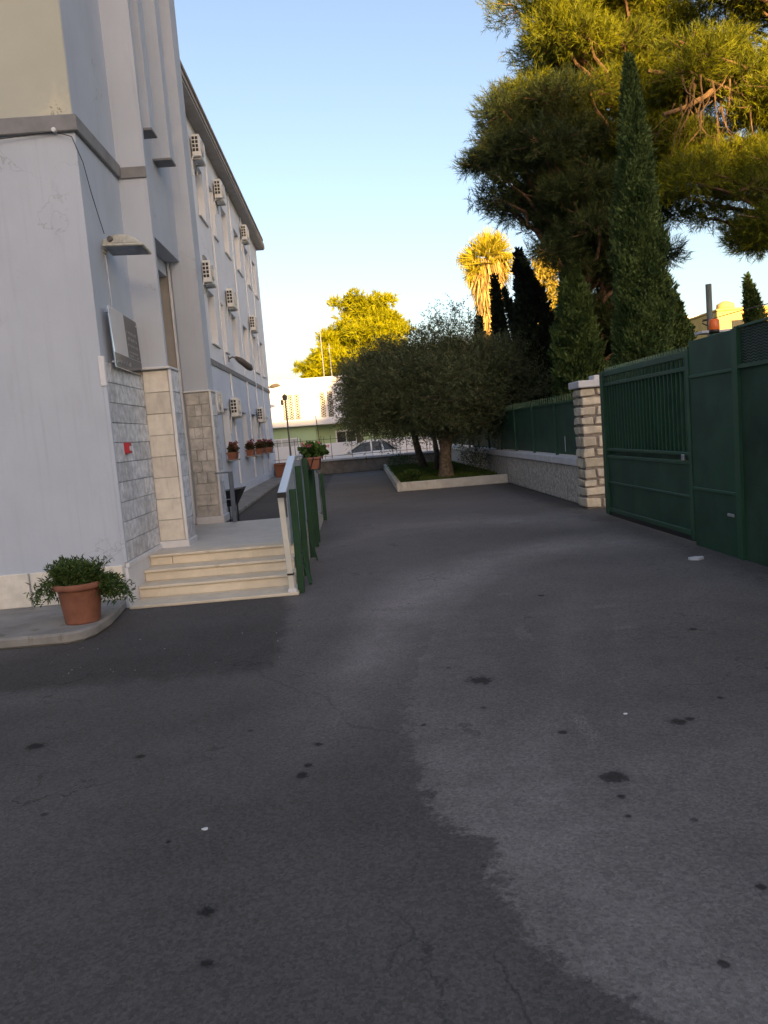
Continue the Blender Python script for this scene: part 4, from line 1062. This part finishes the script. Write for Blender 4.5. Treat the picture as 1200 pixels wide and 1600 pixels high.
for k in range(30):
    p = np.array([random.uniform(7.4, 8.9), random.uniform(16.5, 17.3), random.uniform(7.7, 8.5)])
    d = np.array([random.uniform(-.5, .3), random.uniform(-.3, .3), -1.0]); path = [p]
    for s_ in range(5):
        p = p+d*random.uniform(.12, .26); path.append(p); d = d+RNG.normal(size=3)*.28; d = d/np.linalg.norm(d)
    tw.tube([q-np.array(l2) for q in path], [.022, .018, .014, .010, .006, .004], 4, cap=False)
for a, b, c in (((7.2, 17.0, 7.9), (8.8, 17.0, 8.9), (12.3, 17.4, 8.6)), ((8.6, 16.6, 6.1), (9.7, 16.7, 6.7), (12.4, 17.4, 7.6)), ((7.0, 17.2, 8.9), (9.0, 17, 8.3), (12.3, 17.5, 8.9))):
    tw.tube(gnarl(bezier(a, b, c, 9)-np.array(l2), .06), np.linspace(.04, .12, 9), 7)
tw.build('bare_twigs', M['twig'], T2, local=True)
l3 = (1.0, 64, -.4)
zC = [((1.4, 64, 9.0), (3.0, 2.5, 2.6), 46, .7, 1.15), ((-.4, 63.5, 8.2), (2.2, 2, 1.8), 24, .6, 1.0), ((3.2, 64, 10.6), (1.7, 1.8, 1.7), 18, .6, .95), ((-2.7, 64, 7.0), (1.5, 1.5, .9), 12, .45, .75), ((1.2, 64, 12.2), (1.6, 1.5, .8), 9, .5, .8)]
pine_tree('pine_tree', l3, 'sunlit yellow green pine behind the white house', zone_clumps(zC, l3, 2), [(0, 0, 0), (.1, 0, 3), (.2, 0, 7), (.4, 0, 11)], [.4, .35, .28, .1], 0, 'pinefar', .45, .08, 9, dens=32, limb_r=.10)

# ---- fan palm
def palm(loc, label, h, r_, drop):
    t = thing('fan_palm', label, 'palm', loc)
    MB().tube([(0, 0, -.4), (.05, 0, h*.5), (.0, 0, h)], [.32, .24, .2], 12).build('trunk', M['barkpine'], t, local=True)
    n = 2600; u = RNG.random(n); ph = RNG.random(n)*2*math.pi
    rad = .28+(r_*.62-.28)*u**1.0*(.75+.25*RNG.random(n)); z = h-drop+(drop+.5)*u-.3
    P = np.stack([rad*np.cos(ph), rad*np.sin(ph), z], 1)
    D = np.stack([.12*np.cos(ph), .12*np.sin(ph), -np.ones(n)], 1)+.16*RNG.normal(size=(n, 3))
    V, T, c = leaves(P, D, .9+.9*RNG.random(n), .11, RNG.random(n)); link('dry_skirt', fast_mesh('dry_skirt', V, T, c), M['palmdry'], t, local=True)
    parts = []; pet = MB()
    for k in range(46):
        el = random.uniform(-.75, 1.4); a = random.uniform(0, 2*math.pi)
        d = np.array([math.cos(a)*math.cos(el), math.sin(a)*math.cos(el), math.sin(el)])
        b0 = np.array([0, 0, h]); l_ = r_*random.uniform(.45, .68); hub = b0+d*l_+np.array([0, 0, -.12*l_])
        pet.tube([b0, (b0+hub)/2+np.array([0, 0, .05]), hub], [.035, .025, .02], 4)
        s_ = np.cross(d, [0, 0, 1]); s_ = s_/np.linalg.norm(s_); q_ = np.cross(s_, d); ra = random.uniform(-1.1, 1.1); s_ = math.cos(ra)*s_+math.sin(ra)*q_
        m_ = 22; ang = np.linspace(-1.9, 1.9, m_)
        D = np.cos(ang)[:, None]*d+np.sin(ang)[:, None]*s_+np.array([0, 0, -.05])
        P = np.repeat(hub[None], m_, 0); ln = r_*.62*(.7+.3*np.cos(ang))
        parts.append(leaves(P, D, ln, .12, np.clip(.2+.6*RNG.random(m_), 0, .92)))
        P2 = P+unit(D)*(ln*.85)[:, None]
        parts.append(leaves(P2, np.array([0, 0, -1.])+.25*RNG.normal(size=(m_, 3)), r_*.22, .05, RNG.random(m_)))
    pet.build('leaf_stalks', M['palmdry'], t, local=True)
    V, T, c = join(parts); link('fronds', fast_mesh('fronds', V, T, c), M['palm'], t, local=True)
a = at(748, 408, 58)
palm((at(768, 520, 58).x, 58, -.4), 'tall fan palm with a long dry skirt glowing in the sun', a.z+.4, 2.15, 4.6)
# weeping tree and small palm behind
def weeping(loc, label, zones, n, mat, L, W, h, down=1.0, cat='tree', name='weeping_tree', group=None):
    t = thing(name, label, cat, loc, group)
    MB().tube([(0, 0, -.4), (.1, 0, h*.5), (0, 0, h*.85)], [.22, .16, .05], 8).build('trunk', M['bark'], t, local=True)
    parts = []
    for c0, rad, w_ in zones:
        k = int(n*w_); d = rdir(k); P = np.array(c0)-np.array(loc)+d*np.array(rad)*(RNG.random(k)**.4)[:, None]
        clump = np.sin(P[:, 0]*2.7)*np.cos(P[:, 2]*1.9)+.6*RNG.normal(size=k)
        P = P[clump > -.5]; k = len(P)
        parts.append(leaves(P, np.array([0, 0, -down])+.6*RNG.normal(size=(k, 3)), L*(.6+.8*RNG.random(k)), W, RNG.random(k)*.92))
    V, T, c = join(parts); link('crown', fast_mesh('crown', V, T, c), M[mat], t, local=True)
q = at(850, 450, 52); q2 = at(862, 530, 52)
weeping((q.x+.6, 52, 0), 'sunlit golden weeping tree seen between the dark cypresses', [((q.x, 52, q.z), (1.2, 1, 2.2), .5), ((q2.x, 52, q2.z), (.9, 1, 2.6), .4), ((q.x+.5, 52, q.z+2), (1.2, 1, 1.2), .3)], 5200, 'weeping', .42, .10, q.z)
q = at(548, 658, 42)
weeping((q.x+.3, 42, -.4), 'small pale green street tree behind the white car', [((q.x+.25, 42, q.z+.35), (.95, .8, .55), .6), ((q.x+.1, 42, q.z+.0), (1.0, .8, .35), .4)], 2600, 'palegreen', .16, .04, q.z+.8, .2, name='street_tree')
q = at(1150, 484, 46)
OB = thing('ochre_building', 'small sunlit ochre building beyond the green screen at right', 'building', (q.x, 46, 0))
MB().box(q.x-1.15, q.x+4.5, 46, 52, -.4, q.z).build('wall', M['ochre'], OB, bevel=.04)
MB().box(q.x-1.22, q.x+4.6, 45.92, 52.1, q.z, q.z+.12).build('parapet', M['ochre'], OB, bevel=.03)
mb = MB().tube([(q.x-.35, 46.6, q.z+.1), (q.x-.35, 46.6, q.z+.45), (q.x-.35, 46.6, q.z+.62)], [.55, .5, .15], 14); mb.build('water_tank', M['ochre'], OB, smooth=True)
MB().box(q.x-.3, q.x+.4, 45.97, 46.0, q.z-1.6, q.z-.6).build('window', M['housedark'], OB)
q = at(1205, 478, 30)
fp = thing('fan_palm', 'palm fronds poking in at the right edge above the mesh screen', 'palm', (q.x+1.0, 30, 0))
MB().tube([(0, 0, 0), (0, 0, q.z-.2)], [.25, .2], 10).build('trunk', M['barkpine'], fp, local=True)
parts = []
for k in range(16):
    a_ = k*.393+.1; el = random.uniform(-.2, .9); d = np.array([math.cos(a_)*math.cos(el), math.sin(a_)*math.cos(el), math.sin(el)])
    pth = bezier((0, 0, q.z-.2), np.array([0, 0, q.z-.2])+d*.8, np.array([0, 0, q.z-.2])+d*1.5+np.array([0, 0, -.6]), 22)
    tang = np.gradient(pth, axis=0)
    for s_ in (-1, 1):
        sd_ = s_*unit(np.cross(unit(tang), [0, 0, 1.]))
        parts.append(leaves(pth, sd_+unit(tang)*.9+np.array([0, 0, -.3]), .38, .035, RNG.random(22)*.9))
V, T, c = join(parts); link('fronds', fast_mesh('fronds', V, T, c), M['palm'], fp, local=True)

# ================================================================== STREET BEYOND
H = thing('white_house', 'sunlit two-storey house, white above and green below, beyond the far wall', 'house', (0, 50, -.4))
MB().box(-9, 9, 50.0, 60, 2.75, 5.28).build('upper_wall', M['housewhite'], H)
MB().box(-9.05, 9.05, 49.9, 60.1, 5.28, 5.48).build('parapet', M['housewhite'], H, bevel=.02)
MB().box(-9.2, 9.2, 49.0, 50.0, 2.45, 2.80).build('balcony_slab', M['housewhite'], H, bevel=.02)
MB().box(-9, -2.35, 49.6, 59, -.4, 2.45).build('lower_wall', M['housegreen'], H)
MB().box(-2.35, 9, 50.4, 59, -.4, 2.45).build('lower_wall', M['housegreen'], H)
MB().box(-9.4, 9.4, 47.9, 48.05, -.4, 1.25).build('garden_wall', M['housewhite'], H, bevel=.01)
gw = MB().box(-5.2, -3.5, 49.57, 49.6, .6, 1.75).build('garage_window', M['housewhite'], H)
for x0 in (-5.1, -4.56, -4.02): sub(MB().box(x0, x0+.48, 49.55, 49.572, .7, 1.68), 'pane', M['shutter'], gw)
gw = MB().box(-1.15, .25, 50.36, 50.4, .8, 2.0).build('lower_window', M['housewhite'], H)
for x0 in (-1.05, -.42): sub(MB().box(x0, x0+.56, 50.34, 50.362, .9, 1.9), 'pane', M['housedark'], gw)
me_b = MB()
for dx, dz in ((0, 0),): me_b.box(-.02, .02, -.03, .03, 0, .12)
for cx in (-4.18, -3.82, -3.42, -1.78, -1.30):
    st = MB().box(cx-.15, cx+.15, 49.97, 50.0, 2.92, 4.52).build('screen_recess', M['housedark'], H)
    br = MB(); z = 2.92
    while z < 4.45:
        br.bar((cx-.14, 49.945, z), (cx+.14, 49.945, z+.16), .04, .009, up=(0, 1, 0)); br.bar((cx+.14, 49.945, z), (cx-.14, 49.945, z+.16), .04, .009, up=(0, 1, 0))
        z += .16
    br.box(cx-.16, cx-.145, 49.92, 49.972, 2.92, 4.54).box(cx+.145, cx+.16, 49.92, 49.972, 2.92, 4.54)
    sub(br, 'breeze_blocks', M['breeze'], st)
for x, ztop, lab in ((-1.55, 9.0, 'taller thin aerial mast on the white house roof'), (-1.05, 7.6, 'shorter thin aerial mast on the white house roof')):
    an = thing('aerial_mast', lab, 'aerial', (x, 50.5, 5.48))
    MB().tube([(x, 50.5, 5.48), (x-.03, 50.5, ztop)], .03, 6).build('mast', M['galv'], an)
    MB().tube([(x-.25, 50.5, ztop-.3), (x+.2, 50.5, ztop-.3)], .012, 4).build('crossbar', M['galv'], an)
# street lamps and a pole
SL = thing('street_lamp', 'thin dark street lamp post in front of the white house', 'street lamp', (-3.05, 37, -.4))
MB().tube([(-3.05, 37, -.4), (-3.08, 37, 3.55)], [.05, .035], 8).build('post', M['lampmetal'], SL)
MB().lathe((-3.09, 37, 3.5), [(.03, 0), (.11, .05), (.13, .22), (.05, .30), (0, .33)], 10).build('lamp_head', M['lampmetal'], SL)
MB().box(-3.3, -3.2, 36.95, 37.05, 3.3, 3.55).bar((-3.25, 37, 3.4), (-3.08, 37, 3.4), .03, .03).build('side_box', M['lampmetal'], SL)
SL2 = thing('street_lamp', 'curved arm street lamp peeking out past the wing corner', 'street lamp', (-6.0, 44, -.4))
MB().tube([(-6.0, 44, -.4), (-6.0, 44, 4.0), (-5.6, 44, 4.5), (-4.5, 44, 4.68)], [.08, .06, .045, .035], 8).build('post', M['lampmetal'], SL2)
MB().tube([(-4.5, 44, 4.68), (-4.35, 44, 4.70), (-4.05, 44, 4.76), (-3.85, 44, 4.72)], [.04, .11, .12, .03], 8).build('lamp_head', M['lampmetal'], SL2)
SP = thing('slim_pole', 'slim pole between the house windows and the white car', 'pole', (-1.6, 40, -.4))
a = at(493, 650, 40); MB().tube([(-1.62, 40, -.4), (a.x, 40, a.z)], .025, 6).build('shaft', M['lampmetal'], SP)
# parked car (nose to the left)
def car(loc):
    c = thing('parked_car', 'white hatchback parked behind the far wall', 'car', loc)
    # stations along X: (x, half width at belt, belt z, roof half width, roof z)
    lower = [(-2.05, .60, .30, .62), (-1.95, .76, .22, .72), (-1.2, .83, .2, .86), (-.75, .84, .2, .93), (.2, .85, .2, .95), (1.2, .85, .2, .97), (1.85, .80, .22, .98), (2.02, .70, .3, .92)]
    mb = MB()
    for x, hw, z0, z1 in lower:
        for y, z in ((-hw*.93, z0), (-hw, (z0+z1)*.5), (-hw*.93, z1), (hw*.93, z1), (hw, (z0+z1)*.5), (hw*.93, z0)): mb.v.append((x, y, z))
    for k in range(len(lower)-1):
        for j in range(6): mb.f.append((k*6+j, k*6+(j+1) % 6, (k+1)*6+(j+1) % 6, (k+1)*6+j))
    mb.f += [tuple(range(6)), tuple(range(len(mb.v)-6, len(mb.v)))]
    mb.build('body', M['carwhite'], c, bevel=0, smooth=True, local=True)
    cab = [(-.85, .70, .90, .90), (-.05, .58, .93, 1.40), (.6, .58, .95, 1.46), (1.35, .56, .97, 1.42), (1.9, .66, .97, .99)]
    gl = MB()
    for x, hw, zb, zt in cab:
        for y, z in ((-.78, zb), (-hw, zt), (hw, zt), (.78, zb)): gl.v.append((x, y, z))
    for k in range(len(cab)-1):
        for j in range(3): gl.f.append((k*4+j, k*4+j+1, (k+1)*4+j+1, (k+1)*4+j))
    gl.build('windows', M['carglass'], c, local=True)
    rf = MB()
    for x, hw, zb, zt in cab[1:4]:
        for y, z in ((-hw-.02, zt-.06), (-hw+.03, zt+.03), (hw-.03, zt+.03), (hw+.02, zt-.06)): rf.v.append((x, y, z))
    for k in range(2):
        for j in range(3): rf.f.append((k*4+j, k*4+j+1, (k+1)*4+j+1, (k+1)*4+j))
    rf.build('roof', M['carwhite'], c, local=True)
    for s_ in (-1, 1):
        pl = MB()
        for a_, b_ in (((-.85, .90), (-.05, 1.40)), ((.55, .95), (.55, 1.45)), ((1.15, .96), (1.1, 1.43)), ((1.9, .98), (1.35, 1.42))):
            pl.bar((a_[0], s_*.795, a_[1]), (b_[0], s_*.61, b_[1]), .09, .07)
        pl.build('pillars', M['carwhite'], c, local=True)
        for x in (-1.25, 1.25):
            wv = MB().tube([(x, s_*.66, .31), (x, s_*.86, .31)], .31, 20).build('wheel', M['tyre'], c, local=True)
            o = MB().tube([(x, s_*.861, .31), (x, s_*.868, .31)], .19, 16).build('rim', M['rim'], None); o.parent = wv
        MB().box(-.62, -.50, s_*.80 if s_ > 0 else -.95, .95 if s_ > 0 else -.80, .93, 1.04).build('mirror', M['carwhite'], c, bevel=.02, local=True)
        MB().box(-2.03, -1.9, s_*.45-.14, s_*.45+.14, .58, .70).build('headlight', M['lampglass'], c, bevel=.02, local=True)
    return c
car((.35, 41.2, -.24))
# houses far to the right, lit
q = at(1095, 510, 60)
FH = thing('pale_house', 'pale sunlit house glimpsed right of the cypresses above the gate', 'house', (q.x, 60, 0))
MB().box(q.x-1.6, q.x+8, 60, 66, -.4, q.z+.6).build('wall', M['housewhite'], FH)
MB().box(q.x-1.8, q.x+8.2, 59.8, 66.2, q.z+.6, q.z+.85).build('roof_edge', M['housewhite'], FH)
for x in (0, 1.6): MB().box(q.x+x, q.x+x+.8, 59.96, 60.0, q.z-1.4, q.z-.2).build('window', M['shutter'], FH)

# unseen block added to shade the yard; heights stepped to shape its shadow
BB = thing('shade_block', 'unseen stepped block added behind the viewpoint to shade the yard', 'building', (0, -86, 0))
for x0, x1, h in ((-60, 15.1, 27.6), (15.1, 19.6, 21.4), (19.6, 23.2, 22.7), (23.2, 56, 20.7)):
    MB().box(x0, x1, -92, -80, 0, h).build('wall', M['wing'], BB)
    MB().box(x0+.02, x1-.02, -92.2, -79.8, h-.25, h-.02).build('roof_edge', M['fascia'], BB)

# litter and chips on the asphalt
def chip(x, y, s_, label, mat):
    mb = MB(); n = 6; a0 = random.random()
    poly = [(s_*random.uniform(.6, 1)*math.cos(a0+2*math.pi*k/n), s_*.7*random.uniform(.6, 1)*math.sin(a0+2*math.pi*k/n), 0) for k in range(n)]
    o = MB().prism(poly, (0, 0, s_*.25)).build('litter', mat); o.location = (x, y, .002); tag(o, label, 'litter', None)
chip(-.76, 3.12, .018, 'small pale chip on the asphalt left of centre', M['trim'])
chip(1.33, 3.94, .014, 'tiny pale chip on the asphalt right of the long dark stain', M['trim'])
chip(3.53, 7.95, .10, 'flat pale scrap at the foot of the green screen', M['cap'])
gchips = MB(); rg = random.Random(2)
for k in range(60):
    x = rg.uniform(-2.6, -.6) if k % 2 else rg.uniform(-.62, -.3); y = rg.uniform(5.6, 6.6) if k % 2 else rg.uniform(8.4, 14)
    s_ = rg.uniform(.003, .010); gchips.box(x, x+s_, y, y+s_*1.3, .001, .001+s_*.5)
o = gchips.build('gravel', M['concrete']); o['kind'] = 'stuff'
